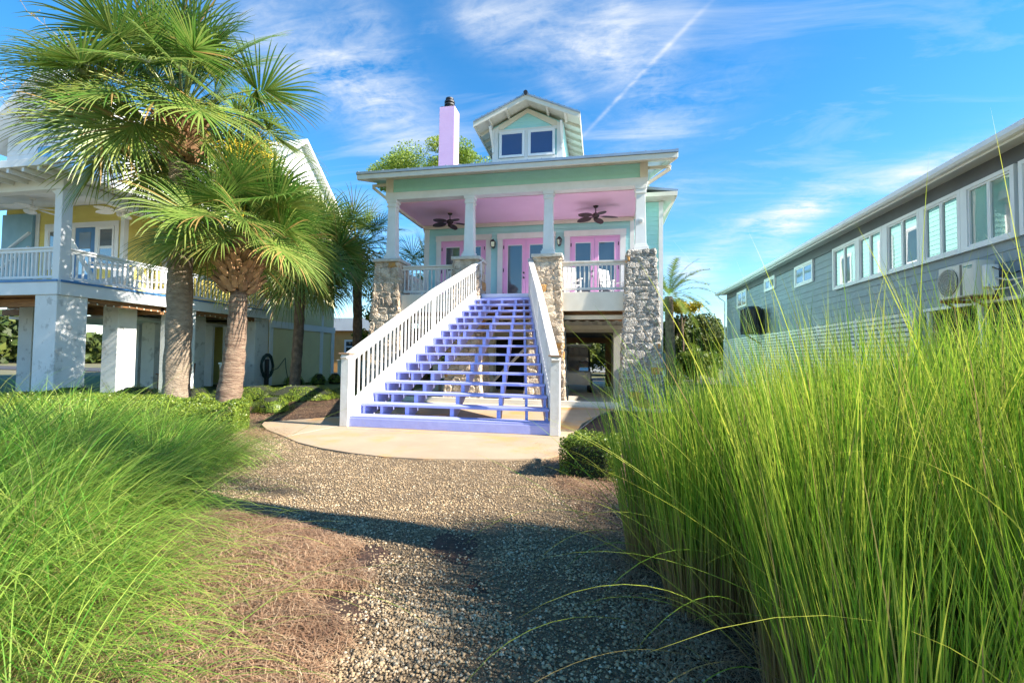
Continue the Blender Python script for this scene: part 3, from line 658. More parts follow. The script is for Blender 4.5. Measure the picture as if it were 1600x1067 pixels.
# ------------------------------------------------------------------ under the house
def under():
    h = house
    me = B()
    nx = 50
    pts = [(-6.6+i*7.7/nx, 2.50+(.0 if i % 2 else .05)) for i in range(nx+1)]
    vs = [(x, 14.6, z) for x, z in pts]+[(x, 23.5, z-.05) for x, z in pts]
    me.add(vs, [(i, i+1, i+nx+2, i+nx+1) for i in range(nx)]).build('corrugated_ceiling', M_['corr'], h)
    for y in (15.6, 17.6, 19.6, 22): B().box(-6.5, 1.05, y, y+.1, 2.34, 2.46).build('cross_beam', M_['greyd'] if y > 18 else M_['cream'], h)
    for x, y in ((.55, 16.4), (-4.2, 17.2), (-1.5, 17.2), (.6, 21.5), (-6.4, 17.2), (-4.2, 22), (-6.4, 22), (-1.9, 22)):
        B().box(x-.13, x+.13, y-.13, y+.13, 0, 2.5).build('post', M_['cream'], h, .01)
    # enclosed store on the left half, pale walls; near-black panel paints an opening's shade
    B().box(-5.9, -2.2, 19.0, 19.12, 0, 2.45).build('store_wall', M_['cream'], h)
    B().box(-4.4, -3.2, 18.94, 18.995, 0, 2.1).build('store_door', M_['hole'], h)
    B().box(-2.1, -1.6, 22.9, 23.0, 0, 2.45).box(.2, 1.05, 22.9, 23.0, 0, 2.45).box(-1.6, .2, 22.9, 23, 2.1, 2.45).build('rear_wall', M_['wood'], h)
    B().box(1.0, 1.09, 16.5, 23, 0, 2.45).build('under_wall', M_['cream'], h)
    # diagonal braces behind the stairs
    for (a, b) in (((-3.9, 14.7, .15), (-1.7, 14.7, 2.4)),):
        B().bar(a, b, .06, .22, (0, -1, 0)).build('brace', M_['white'], h)
    B().box(-6.0, .6, 12.95, 13.05, 0, .14).build('curb', M_['cream'], h, .01)
under()
def golf_cart(x, y):
    t = thing('golf_cart', (x, y, 0), 'small white golf cart with black seats parked beneath the raised house', 'golf cart')
    B().prism([(y-.95, .3), (y+1.1, .3), (y+1.1, .75), (y+.2, .82), (y-.2, .52), (y-.6, .52), (y-.75, .85), (y-1.0, .8)], 'x', x-.55, x+.55).build('body', M_['ac'], t, .03)
    B().box(x-.5, x+.5, y-.25, y+.3, .82, .98).build('seat', M_['black'], t, .03)
    B().bar((x-.48, y+.32, 1.2), (x+.48, y+.32, 1.2), .12, .45).build('backrest', M_['black'], t, .03)
    wh = B().tube([(-.09, 0, 0), (.09, 0, 0)], .24, 16).mesh('wheel', M_['black'])
    hb = B().tube([(-.1, 0, 0), (.1, 0, 0)], .11, 10).mesh('hub', M_['white'])
    for sx in (-.5, .5):
        for sy in (-.62, .72):
            w = link('wheel', wh, t, (x+sx, y+sy, .24)); link('hub', hb, w, (x+sx, y+sy, .24))
        B().bar((x+sx*.95, y-.75, .8), (x+sx*.9, y-.5, 1.85), .04, .04).bar((x+sx*.95, y+.9, .75), (x+sx*.9, y+.75, 1.85), .04, .04).build('roof_post', M_['black'], t)
    B().box(x-.55, x+.55, y-.65, y+.95, 1.85, 1.91).build('roof', M_['white'], t, .02)
    B().bar((x, y-.68, .85), (x, y-.52, 1.8), .9, .012, (0, -1, 0)).build('windscreen', M_['glass'], t)
    for sx in (-.35, .35): B().disc((x+sx, y-1.03, .66), .07, 12, 'y', .03).build('headlight', M_['bulb'], t)
    B().tube([(x-.2+.16*math.cos(a), y-.45, 1.05+.16*math.sin(a)) for a in [i*PI/6 for i in range(13)]], .014, 6).build('steering_wheel', M_['black'], t)
golf_cart(-.95, 19.0)

# ------------------------------------------------------------------ staircase
stair = thing('staircase', (-2.8, 8, 0), 'wide lavender open-riser staircase fanning out from the porch to the patio, with white railings', 'staircase')
def st_x(y, f):   # f 0 left .. 1 right, stair narrows upwards
    k = (y-8.0)/5.4; xl = -4.78+k*(-3.66+4.78); xr = -.80+k*(-2.10+.80); return xl+(xr-xl)*f
RISE, RUN, Y0 = .205, .36, 8.0
for k in range(1, 16):
    y = Y0+(k-1)*RUN; a, b = y-.03, y+RUN-.02; z = RISE*k; e = .045
    jit = random.uniform(-.006, .006)
    B().add([(st_x(a, 0)+e, a, z-.048+jit), (st_x(a, 1)-e, a, z-.048), (st_x(b, 1)-e, b, z-.048), (st_x(b, 0)+e, b, z-.048), (st_x(a, 0)+e, a, z+jit), (st_x(a, 1)-e, a, z), (st_x(b, 1)-e, b, z), (st_x(b, 0)+e, b, z)],
        [(0, 3, 2, 1), (4, 5, 6, 7), (0, 1, 5, 4), (1, 2, 6, 5), (2, 3, 7, 6), (3, 0, 4, 7)]).build('tread', M_['lav'], stair, .004)
B().box(-4.73, -.84, Y0-.045, Y0-.005, .003, .165).build('kick_board', M_['lav'], stair, .003)
def stringer(f, w, mt, name, saw=True, off=0, extra=0):
    pts = [(Y0+.02, .0)]
    if saw:
        for k in range(1, 16):
            y = Y0+(k-1)*RUN; pts += [(y, RISE*k-.051), (y+RUN, RISE*k-.051)]
        pts += [(Y0+15*RUN, RISE*15-.16), (Y0+.29, 0)]
    else:
        pts = [(Y0-.03, 0), (Y0-.03, .32), (Y0+15*RUN, RISE*15+.30), (Y0+15*RUN, RISE*15-.28), (Y0+.5, 0)]
    b = B().prism(pts, 'x', -w/2, w/2)
    b.v = [(st_x(y, f)+off+x, y, z) for x, y, z in b.v]
    return b.build(name, mt, stair)
stringer(.022, .05, M_['lav'], 'stringer'); stringer(.978, .05, M_['lav'], 'stringer')
for f in (.26, .5, .74): stringer(f, .075, M_['lav'], 'stringer')
stringer(.12, .05, M_['lav'], 'stringer'); stringer(.88, .05, M_['lav'], 'stringer')
stringer(0, .04, M_['lavw'], 'side_stringer', False, -.0); stringer(1, .04, M_['white'], 'side_stringer', False, .0)
def stair_rail(f, side):
    def P(y, z): return Vector((st_x(y, f), y, z))
    ys = (8.02, 10.93, 13.55); zt = {8.02: 1.33, 10.93: 3.0, 13.55: 4.30}
    def zb(y): return RISE*((y-Y0)/RUN+1)+.14
    nw = []
    for y, h0, h1 in ((8.0, 0, 1.40), (10.93, zb(10.93)-.6, 2.96), (13.45, 2.9, 4.27)):
        x = st_x(y, f)+side*.015; w = .085 if y < 9 else .05
        n = B().box(x-w, x+w, y-w, y+w, h0, h1-.03).build('newel_post', M_['rail'], stair, .008)
        if y < 9: B().box(x-w-.03, x+w+.03, y-w-.04, y+w+.03, h1-.03, h1+.0).build('newel_cap', M_['capw'], n, .004)
    r = B()
    for a, b in ((8.0, 10.93), (10.93, 13.5)):
        za = zt.get(a, 1.33); zb_ = 3.0 if b < 11 else 4.28
        if a > 10: za = 3.0
        r.bar(P(a-.12 if a < 9 else a, za-(.07 if a < 9 else 0)+.04), P(b, zb_+.04), .15, .045)
        r.bar(P(a, za-.07), P(b, zb_-.07), .045, .14)
        r.bar(P(a, zb(a)+.02), P(b, zb(b)+.02), .045, .10)
    r = r.build('handrail', M_['rail'], stair, .004)
    n = 40; me = {}
    for i in range(n):
        y = 8.16+(13.4-8.16)*i/(n-1)
        if abs(y-10.93) < .05: continue
        zz = np.interp(y, [8.02, 10.93, 13.5], [1.33, 3.0, 4.28])-.12; lo = zb(y)+.05; q = round(zz-lo, 2)
        piece('baluster', M_['rail'], r, (st_x(y, f), y, (zz+lo)/2), (.036, .036, q), rad(-12)*side)
stair_rail(0, -1); stair_rail(1, 1)

# ------------------------------------------------------------------ left yellow house
lh = thing('porch_house', (-16, 14, 0), 'two storey yellow and white house on stained white piers with wraparound porch behind the palms', 'house')
def left_house():
    X = -14.1; Yc = 9.45; wy = 12.4; wx = -15.8
    B().box(-21, X-.02, Yc+.02, 17, 3.10, 3.22).build('deck_floor', M_['wwall'], lh)
    B().box(-21, X+.04, Yc-.06, Yc, 2.86, 3.22).build('deck_band', M_['wwall'], lh, .01)
    B().box(X, X+.06, Yc, 17.1, 2.86, 3.22).build('deck_band', M_['wwall'], lh, .01)
    B().box(-21, X+.06, Yc-.085, Yc-.062, 3.20, 3.26).box(X+.062, X+.085, Yc, 17.1, 3.20, 3.26).build('blue_deck_edge', M_['blue'], lh)
    jm = B().box(-6.6, 0, -.04, .04, -.12, .12).mesh('joist', M_['wood'])
    for i in range(16): link('joist', jm, lh, (X-.06, Yc+.22+i*.46, 2.97))
    B().box(-21, X-.1, 10.0, 10.12, 2.62, 2.84).box(-21, X-.1, 12.4, 12.52, 2.62, 2.84).box(X-.22, X-.1, 10.13, 17, 2.70, 2.848).build('beam', M_['wood'], lh)
    B().box(-21, wx, 12.6, 17, 2.5, 2.6).build('lower_ceiling', M_['wwall'], lh)
    # walls of the porch floor
    B().box(-21, wx, wy, 17, 3.2, 7.2).build('wall', M_['yell'], lh)
    boards('-y', wy, -21, wx-.1, 3.24, 6.42, .16, M_['yell'], lh); boards('+x', wx, wy+.1, 17, 3.24, 6.42, .16, M_['yell'], lh)
    B().box(wx-.12, wx+.03, wy-.03, wy+.12, 3.24, 6.2).build('corner_board', M_['wwall'], lh)
    B().box(-19.6, -19.42, wy-.04, wy-.02, 3.24, 6.2).build('corner_board', M_['wwall'], lh)
    B().box(-21, -19.61, wy-.12, wy-.03, 3.24, 6.2).build('blue_wall_panel', M_['bluel'], lh)
    for k in range(2): B().bar((-21, wy-.16, 5.1+k*.5-.9), (-19.65, wy-.16, 5.9+k*.5-.9), .05, .10, (0, -1, 0)).build('stair_rail', M_['wwall'], lh)
    B().box(-19.15, -15.98, wy-.055, wy-.025, 5.62, 5.80).box(-19.15, -19.0, wy-.05, wy-.025, 3.24, 5.62).box(-16.13, -15.98, wy-.05, wy-.025, 3.24, 5.62).box(-17.95, -17.8, wy-.05, wy-.025, 3.24, 5.62).box(-16.95, -16.83, wy-.05, wy-.025, 3.24, 5.62).build('window_surround', M_['wwin'], lh)
    window('window', lh, '-y', wy-.024, -18.99, -17.96, 4.2, 5.61, M_['wwin'], M_['glass'], 1, 2, fr=.04)
    d = B().box(-17.79, -16.96, wy-.045, wy-.026, 3.24, 5.61).build('door', M_['blue'], lh)
    B().box(-17.62, -17.12, wy-.052, wy-.046, 4.0, 5.45).build('pane', M_['glassn'], d)
    window('window', lh, '-y', wy-.024, -16.82, -16.14, 4.2, 5.61, M_['wwin'], M_['glass'], 1, 2, fr=.04)
    window('window', lh, '+x', wx+.02, 13.75, 15.0, 3.9, 5.6, M_['wwin'], M_['glass'], 1, 2, fr=.13)
    # porch roof
    er, ez = X+.6, 6.02
    ov = -1.0
    yf = Yc-.75
    B().add([(-22, yf, 6.18), (er, yf, 6.18), (er, 17.6, 6.18), (wx, 17.6, 7.05), (wx, wy, 7.05), (-22, wy, 7.05)], [(0, 1, 4, 5), (1, 2, 3, 4)]).add([(-22, yf, 6.14), (er, yf, 6.14), (er, 17.6, 6.14), (wx, 17.6, 6.85), (wx, wy, 6.85), (-22, wy, 6.85)], [(5, 4, 1, 0), (4, 3, 2, 1)]).build('porch_roof', M_['metal'], lh)
    B().box(-22, er, yf-.04, yf, 5.98, 6.17).box(er-.0, er+.04, yf-.04, 17.6, 5.98, 6.17).build('fascia', M_['wwall'], lh, .005)
    # beams over the posts, soffit and ceiling
    B().box(-22, X+.03, Yc-.02, Yc+.22, 5.70, 5.98).build('porch_beam', M_['wwall'], lh, .01)
    B().box(X-.22, X+.02, Yc+.222, 17, 5.70, 5.98).build('porch_beam', M_['wwall'], lh, .01)
    B().add([(-22, Yc+.23, 5.95), (X-.23, Yc+.23, 5.95), (wx+.03, wy-.03, 6.4), (-22, wy-.03, 6.4)], [(0, 1, 2, 3)]).add([(X-.23, Yc+.23, 5.95), (X-.23, 17, 5.95), (wx+.03, 17, 6.4), (wx+.03, wy-.03, 6.4)], [(0, 1, 2, 3)]).build('porch_ceiling', M_['wwall'], lh)
    B().box(-22, er-.02, yf+.002, Yc+.22, 6.0, 6.03).box(X-.2, er-.02, Yc+.221, 17.5, 6.0, 6.03).build('soffit', M_['wwall'], lh)
    rm = B().box(-.04, .04, 0, .72, -.06, .06).mesh('rafter_tail', M_['wwall'])
    for i in range(14): link('rafter_tail', rm, lh, (er-.3-i*.5, yf+.004, 5.93))
    for y in (Yc+.12, 13.2, 16.9):
        B().box(X-.24, X+.01, y-.13, y+.13, 3.22, 5.698).build('post', M_['wwall'], lh, .01)
    B().prism([(X-.22, 5.699), (X-.22, 5.35), (X-.30, 5.55), (X-.48, 5.699)], 'y', Yc+.06, Yc+.14).prism([(Yc+.26, 5.699), (Yc+.26, 5.35), (Yc+.34, 5.55), (Yc+.52, 5.699)], 'x', X-.15, X-.07).build('post_bracket', M_['wwall'], lh)
    for p, q in (((X-.11, Yc+.26), (X-.11, 13.06)), ((X-.11, 13.34), (X-.11, 16.76)), ((X-.25, Yc+.10), (-21, Yc+.10))):
        railing(lh, p, q, 3.24, 4.17, M_['wwall'], pitch=.15, bal=.045)
    # piers
    for i, (x, y, w) in enumerate([(X-.36, Yc+.34, .37), (X-.36, 13.3, .35), (-15.3, 12.0, .3), (-17.1, 11.8, .3), (-16.9, 14.6, .3), (-19.1, 12.2, .3), (-18.6, 15.4, .3), (-15.6, 15.0, .28), (X-.42, 16.9, .38), (-20.6, 10.0, .35), (-17.4, Yc+.3, .2)]):
        B().box(x-w, x+w, y-w, y+w, 0, 2.855).build('pier', M_['wstuc'], lh, .01)
    B().box(-19.4, -15.9, 16.2, 16.3, 0, 2.5).box(-15.4, -14.8, 16.2, 16.3, 0, 2.5).build('ground_floor_partition', M_['wwall'], lh)
    # ground floor room, yellow with white trim, and rear wing
    B().box(-20, -14.75, 17.1, 22.1, 0, 2.75).box(-14.749, X-.02, 17.35, 22.1, 0, 2.75).build('ground_floor_wall', M_['yellp'], lh)
    boards('-y', 17.1, -19, -14.8, .1, 2.6, .17, M_['yell'], lh); boards('+x', X-.02, 17.5, 21.1, .1, 2.5, .17, M_['yellp'], lh)
    B().box(X-.03, X+.04, 17.3, 22.2, 2.52, 2.82).build('floor_band', M_['wwall'], lh, .005)
    for y0, y1 in ((17.3, 17.5), (20.9, 21.15), (21.9, 22.15)): B().box(X-.01, X+.03, y0, y1, 0, 2.515).build('corner_board', M_['wwall'], lh)
    B().box(-20, X, 17.15, 22.1, 2.83, 9.3).build('wing_wall', M_['yellp'], lh)
    boards('+x', X, 17.3, 22.0, 2.84, 9.2, .17, M_['yellp'], lh)
    B().box(X-.02, X+.035, 17.1, 17.3, 2.83, 9.2).box(X-.02, X+.035, 21.0, 21.15, 2.83, 9.2).build('corner_board', M_['wwall'], lh)
    window('window', lh, '+x', X+.02, 18.6, 19.8, 4.3, 6.0, M_['wwin'], M_['glass'], 1, 2, fr=.12)
    yr = 19.0; zr = 11.6; se = .86
    B().prism([(yr-3.2, zr-3.2*se), (yr, zr), (yr+3.9, zr-3.9*se), (yr+3.9, zr-3.9*se-.2), (yr, zr-.2), (yr-3.2, zr-3.2*se-.2)], 'x', -20, X+.35).build('wing_roof', M_['wwall'], lh)
    B().prism([(yr-1.8, 9.3), (yr+2.9, 9.3), (yr+.03, zr-.22), (yr-.03, zr-.22), (yr-1.3, zr-1.5)], 'x', X-.3, X).build('wing_gable', M_['wwall'], lh)
    # upper front dormer in white clapboard
    B().prism([(-21.2, 6.9), (-16.0, 6.9), (-16, 9.2), (-18.6, 11.1), (-21.2, 9.2)], 'y', 12.45, 18).build('upper_wall', M_['wwall'], lh)
    boards('-y', 12.45, -21.2, -16.05, 6.9, 10.8, .17, M_['wwall'], lh, clip=lambda z: (-21.2, -16.05) if z < 9.2 else (-21.2+(z-9.2)*1.37, -16.0-(z-9.2)*1.37))
    boards('+x', -16.0, 12.5, 17.1, 6.9, 9.2, .17, M_['wwall'], lh)
    B().box(-16.14, -15.97, 12.40, 12.55, 6.9, 9.1).build('corner_board', M_['wwin'], lh)
    for a, b in ((-19.85, -18.95), (-18.6, -17.9), (-17.75, -16.95)):
        window('upper_window', lh, '-y', 12.425, a, b, 7.3, 8.75, M_['wwin'], M_['glassn'], 1, 2, fr=.08)
    for s in (-1, 1):
        B().prism([(-18.6, 11.25), (-18.6, 11.05), (-18.6+s*3.3, 8.62), (-18.6+s*3.3, 8.82)], 'y', 11.8, 17.5).build('upper_roof', M_['wwall'], lh)
left_house()
ceiling_fan((-17.6, 11.0, 6.16), rad(10), 'white ceiling fan under the neighbouring porch, left of the corner post', M_['white'], 'white fans under the neighbouring porch', drop=.25)
ceiling_fan((-15.0, 11.6, 6.12), rad(50), 'white ceiling fan under the neighbouring porch, just right of the corner post', M_['white'], 'white fans under the neighbouring porch', drop=.25)
def adirondack():
    t = thing('adirondack_chair', (0, 0, 0), 'x', 'chair', 'white lounge chairs on the neighbouring porch'); w = M_['white']
    for s in (-1, 1):
        B().bar((s*.3, -.35, .0), (s*.3, -.35, .55), .03, .10).build('leg', w, t); B().bar((s*.3, -.35, .33), (s*.3, .6, .02), .03, .12).build('side_rail', w, t)
        B().box(s*.34-.07, s*.34+.07, -.42, .35, .55, .58).build('armrest', w, t)
    for i in range(6): B().box(-.28, .28, -.38+i*.1, -.30+i*.1, .36-i*.035, .385-i*.035).build('seat_slat', w, t)
    for i in range(6):
        x = -.23+i*.092; hh = 1.08-.9*(x+.0)**2*1.2; B().bar((x*.85, .18, .18), (x*1.1, .18+.42*hh, hh+.0), .085, .02, (0, -1, 0)).build('back_slat', w, t)
    return t
ad = adirondack(); ad2 = copy_tree(ad)
ad.location = (-15.0, 11.3, 3.23); ad.rotation_euler = (0, 0, rad(150)); ad.scale = (1.35,)*3; ad['label'] = 'white fan-backed porch chair rising above the railing right of the corner post'
ad2.location = (-14.9, 12.9, 3.23); ad2.rotation_euler = (0, 0, rad(150)); ad2['label'] = 'low white porch chair further back along the neighbouring railing'
def porch_table():
    t = thing('porch_table', (-14.95, 12.15, 3.225), 'white side table between the two white chairs on the neighbouring porch', 'side table'); x, y = -14.95, 12.15
    B().box(x-.28, x+.28, y-.28, y+.28, 3.67, 3.71).build('table_top', M_['white'], t)
    for sx in (-.22, .22):
        for sy in (-.22, .22): B().box(x+sx-.025, x+sx+.025, y+sy-.025, y+sy+.025, 3.225, 3.67).build('leg', M_['white'], t)
porch_table()
def bench():
    x, y = -13.5, 11.4
    x, y = -14.6, 13.0
    t = thing('wooden_chair', (-15.35, 14.0, 0), 'reddish brown slatted wooden lounge chair in the shade beneath the neighbouring porch', 'chair'); x, y = -15.35+.5, 13.6
    for s in (-1, 1):
        B().bar((x+s*.33, y-.3, 0), (x+s*.33, y-.3, .6), .06, .06).build('leg', M_['woodh'], t); B().bar((x+s*.33, y+.35, 0), (x+s*.33, y+.45, 1.0), .06, .06).build('leg', M_['woodh'], t)
        B().box(x+s*.33-.05, x+s*.33+.05, y-.4, y+.4, .6, .64).build('armrest', M_['woodh'], t)
    for i in range(6): B().box(x-.33, x+.33, y-.3+i*.11, y-.21+i*.11, .38, .41).build('seat_slat', M_['woodh'], t)
    for i in range(6): B().bar((x-.29, y+.36+i*.02, .5+i*.09), (x+.29, y+.36+i*.02, .5+i*.09), .02, .065).build('back_slat', M_['woodh'], t)
bench()
def bin_():
    x, y = -13.75, 14.9
    t = thing('waste_bin', (x, y, 0), 'pale blue-white lidded bin standing beneath the neighbouring porch beside a palm trunk', 'bin')
    B().taper(x, y, .05, .95, .22, .22, .28, .28).build('body', M_['bluel'] if False else M_['wwall'], t, .02)
    B().box(x-.3, x+.3, y-.32, y+.3, .95, 1.03).build('lid', M_['wwall'], t, .02)
bin_()
def hose():
    X = -14.03; c = Vector((X+.06, 17.55, 1.05)); c = Vector((-13.95, 16.55, .62)); pts = []
    t = thing('garden_hose', tuple(c), 'dark green garden hose coiled on a holder beside the yellow ground floor wall', 'garden hose')
    c = Vector((-13.98, 17.0, .85)); t.location = c
    for i in range(150):
        a = i/14*2*PI/1.0; rr = .42+.05*math.sin(i*.37); pts.append(c+Vector((.06+.03*math.sin(i*.71), rr*.8*math.cos(a), rr*1.15*math.sin(a))))
    pts += [c+Vector((.1, .6, -.1)), c+Vector((.15, 1.0, .35)), c+Vector((.12, 1.1, -.1)), c+Vector((.15, 1.25, -.75))]
    B().tube(pts, .017, 6).build('hose_coil', M_['hose'], t, smooth=True)
    B().box(c.x-.03, c.x+.12, c.y-.05, c.y+.05, .0, c.z+.3).build('holder_post', M_['dark'], t)
hose()
def bulbs():
    t = thing('string_lights', (-14.0, 13, 2.8), 'string of small clear bulbs under the edge of the neighbouring porch deck', 'string lights'); pts = []; b = B()
    for i in range(90):
        y = 10.2+i*.075; z = 2.78-.05*abs(math.sin(y*2.2)); pts.append((-14.12, y, z))
        if i % 3 == 0: b.taper(-14.12, y, z-.045, z-.005, .014, .014, .010, .010)
    B().tube(pts, .006, 4).build('cable', M_['dark'], t); b.build('bulbs', M_['bulb'], t, kind='stuff')
bulbs()

# ------------------------------------------------------------------ right grey house
rh = thing('long_house', (9, 17, 0), 'long grey clapboard house with white windows and eave on the right edge', 'house')
def right_house():
    X = 6.65; Y0_, Y1_ = 8.25, 26.2
    B().box(X+.02, 14, Y0_, Y1_, 2.42, 4.93).build('wall', M_['grey'], rh)
    B().box(X+.02, 14, 11.0, Y1_, 0, 2.418).build('lower_wall', M_['grey'], rh)
    boards('-x', X+.02, Y0_, Y1_, 2.46, 4.58, .193, M_['grey'], rh, single=True, joint=3.7)
    boards('-x', X+.02, 11.0, Y1_, 0.0, 2.42, .193, M_['grey'], rh)
    boards('-y', Y0_, X+.03, 14, 2.46, 4.8, .193, M_['grey'], rh)
    B().box(X-.02, X+.018, Y0_, Y1_, 4.60, 4.888).build('frieze_board', M_['greyd'], rh)
    B().box(X-.03, X+.018, Y0_-.02, 11.0, 2.40, 2.458).build('skirt_trim', M_['wwin'], rh)
    B().box(X-.02, X+.04, Y1_-.02, Y1_+.05, 0, 4.7).build('corner_board', M_['wwin'], rh)
    # roof
    B().prism([(6.28, 4.96), (10.3, 6.0), (14.6, 4.86), (14.6, 4.93), (10.3, 6.09), (6.28, 5.03)], 'y', 7.75, 26.6).build('roof', M_['metal'], rh)
    B().box(6.25, 6.28, 7.75, 26.62, 4.82, 5.0).build('fascia', M_['wwin'], rh, .004)
    B().box(6.282, X+.03, 7.78, 26.6, 4.89, 4.92).build('soffit', M_['wwin'], rh)
    B().prism([(a+.25, b+.10) for a, b in [(5.88, 4.89), (5.875, 4.80), (5.91, 4.755), (5.998, 4.755), (5.998, 4.77), (5.92, 4.77), (5.89, 4.81), (5.892, 4.885), (5.998, 4.885), (5.998, 4.895)]], 'y', 7.7, 26.65).build('gutter', M_['wwin'], rh)
    B().tube([(6.2, 26.45, 4.86), (6.3, 26.4, 4.7), (6.55, 26.3, 4.5), (6.55, 26.3, .1)], .035, 8).build('downpipe', M_['wwin'], rh)
    for a, b in ((8.74, 9.79), (9.88, 10.92), (11.0, 12.17), (12.30, 13.35), (13.42, 14.68)):
        window('large_window', rh, '-x', X, a, b, 3.40, 4.60, M_['wwin'], M_['glassg'], 2, 1, fr=.07, sash=.035, dep=.075)
    B().box(X-.072, X-.0, 9.792, 9.878, 3.4, 4.6).box(X-.072, X, 10.922, 10.998, 3.4, 4.6).box(X-.072, X, 12.172, 12.298, 3.4, 4.6).box(X-.072, X, 13.352, 13.418, 3.4, 4.6).build('window_mullion', M_['wwin'], rh, kind='stuff')
    window('large_window', rh, '-x', X, 8.27, 8.66, 3.4, 4.6, M_['wwin'], M_['glassg'], 1, 1, fr=.07, dep=.075)
    window('small_window', rh, '-x', X, 16.0, 17.4, 3.88, 4.60, M_['wwin'], M_['glassn'], 2, 1, fr=.08)
    window('small_window', rh, '-x', X, 19.25, 20.4, 4.16, 4.68, M_['wwin'], M_['glassn'], 2, 1, fr=.07)
    window('small_window', rh, '-x', X, 22.8, 24.25, 3.88, 4.68, M_['wwin'], M_['glassn'], 2, 1, fr=.07)
    # near end: solid near-black block paints the open floor's shade behind dark mesh
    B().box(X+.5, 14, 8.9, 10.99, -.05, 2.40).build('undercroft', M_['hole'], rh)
    for y in (8.35, 9.6, 10.9): B().box(X, X+.12, y-.04, y+.04, 0, 2.398).build('screen_post', M_['wwin'], rh)
    sm = B()
    for i in range(44): sm.box(X+.05, X+.06, 8.4+i*.058, 8.406+i*.058, .05, 2.35)
    for i in range(34): sm.box(X+.061, X+.066, 8.4, 10.9, .1+i*.066, .106+i*.066)
    sm.build('screen_mesh', M_['dark'], rh, kind='stuff')
right_house()
# white slat fence
fence = thing('slat_fence', (6.4, 18, 0), 'white horizontal slat fence along the lower wall of the grey house', 'fence')
def slat_fence():
    X = 6.42; ys = [11.05+i*2.14 for i in range(8)]
    for y in ys: B().box(X+.01, X+.09, y-.045, y+.045, 0, 2.44).build('post', M_['slat'], fence)
    me = B().box(-.011, .011, .004, 2.136, -.036, .036).mesh('slat', M_['slat'], .003)
    for i in range(7):
        for k in range(22):
            o = link('slat', me, fence, (X-.004, ys[i], .14+k*.106)); o.rotation_euler = (random.uniform(-.002, .002), 0, random.uniform(-.001, .001))
slat_fence()
def ac_unit():
    t = thing('air_conditioner', (6.35, 9.45, 2.5), 'beige outdoor air conditioner with round fan grille on a wall bracket below the big windows', 'air conditioner')
    X0, X1, y0, y1, z0, z1 = 6.2, 6.50, 9.02, 9.87, 2.50, 3.10
    B().box(X0, X1, y0, y1, z0, z1).build('casing', M_['ac'], t, .018)
    c = (X0-.012, 9.62, 2.80)
    B().disc((c[0], c[1], c[2]), .235, 28, 'x', .011).build('fan_recess', M_['hole'], t)  # flat near-black disc paints the shade behind the grille
    g = B()
    for r in (.05, .10, .15, .20, .24): g.tube([(c[0]-.012, c[1]+r*math.cos(a), c[2]+r*math.sin(a)) for a in [i*PI/12 for i in range(25)]], .004, 4)
    for i in range(20):
        y = c[1]-.23+i*.0242; hh = math.sqrt(max(0, .24**2-(y-c[1])**2)); g.bar((c[0]-.006, y, c[2]-hh), (c[0]-.006, y, c[2]+hh), .006, .006)
    g.build('fan_grille', M_['ac'], t)
    B().box(X0-.006, X0-.002, 9.30, 9.345, 2.53, 3.07).build('panel_seam', M_['acg'], t)
    lb = B()
    for i, y in enumerate((9.26, 9.225, 9.19, 9.155, 9.12, 9.09)): lb.box(X0-.004, X0-.001, y-.012, y+.012, 3.005 if i % 2 else 3.01, 3.03)
    lb.box(X0-.004, X0-.001, 9.08, 9.17, 2.978, 2.99).build('badge', M_['teal'], t)
    B().box(X0+.09, X1-.02, y0-.10, y0-.002, 2.62, 3.0).build('valve_cover', M_['wwin'], t, .012)
    B().tube([(6.42, 8.95, 2.78), (6.5, 8.75, 2.70), (6.55, 8.5, 2.72), (6.6, 8.1, 2.86), (6.62, 7.8, 2.95)], .016, 8).tube([(6.33, 8.93, 2.66), (6.35, 8.85, 2.56), (6.5, 8.75, 2.58), (6.6, 8.6, 2.7)], .014, 8).build('refrigerant_pipe', M_['ac'], t, smooth=True)
    for y in (9.15, 9.75): B().box(6.16, X1+.16, y-.025, y+.025, 2.44, 2.49).bar((6.62, y, 2.2), (6.25, y, 2.44), .03, .03).build('bracket', M_['rust'], t)
    B().tube([(6.38, 8.915, 2.95), (6.42, 8.82, 2.88), (6.55, 8.78, 2.8), (6.63, 8.75, 2.85)], .011, 6).build('power_cable', M_['dark'], t)
ac_unit()
def cage():
    t = thing('condenser_unit', (6.3, 20.4, 2.4), 'dark ribbed barrel-shaped unit beside the grey wall above the slat fence', 'condenser unit'); x, y = 6.12, 20.3
    B().bar((x-.4, y-.2, 2.46), (x+.52, y-.2, 2.46), .05, .06).bar((x-.4, y+.2, 2.46), (x+.52, y+.2, 2.46), .05, .06).bar((x-.3, y, 2.43), (x+.5, y, 1.9), .05, .05).build('wall_bracket', M_['dark'], t)
    B().tube([(x, y, 2.5), (x, y, 3.42), (x, y, 3.56)], [.42, .42, .25], 20).build('drum', M_['black'], t)
    for i in range(22):
        a = i*2*PI/22; p = Vector((x+.44*math.cos(a), y+.44*math.sin(a), 2.5)); B().bar(p, p+Vector((0, 0, .95)), .025, .025).build('rib', M_['dark'], t)
cage()

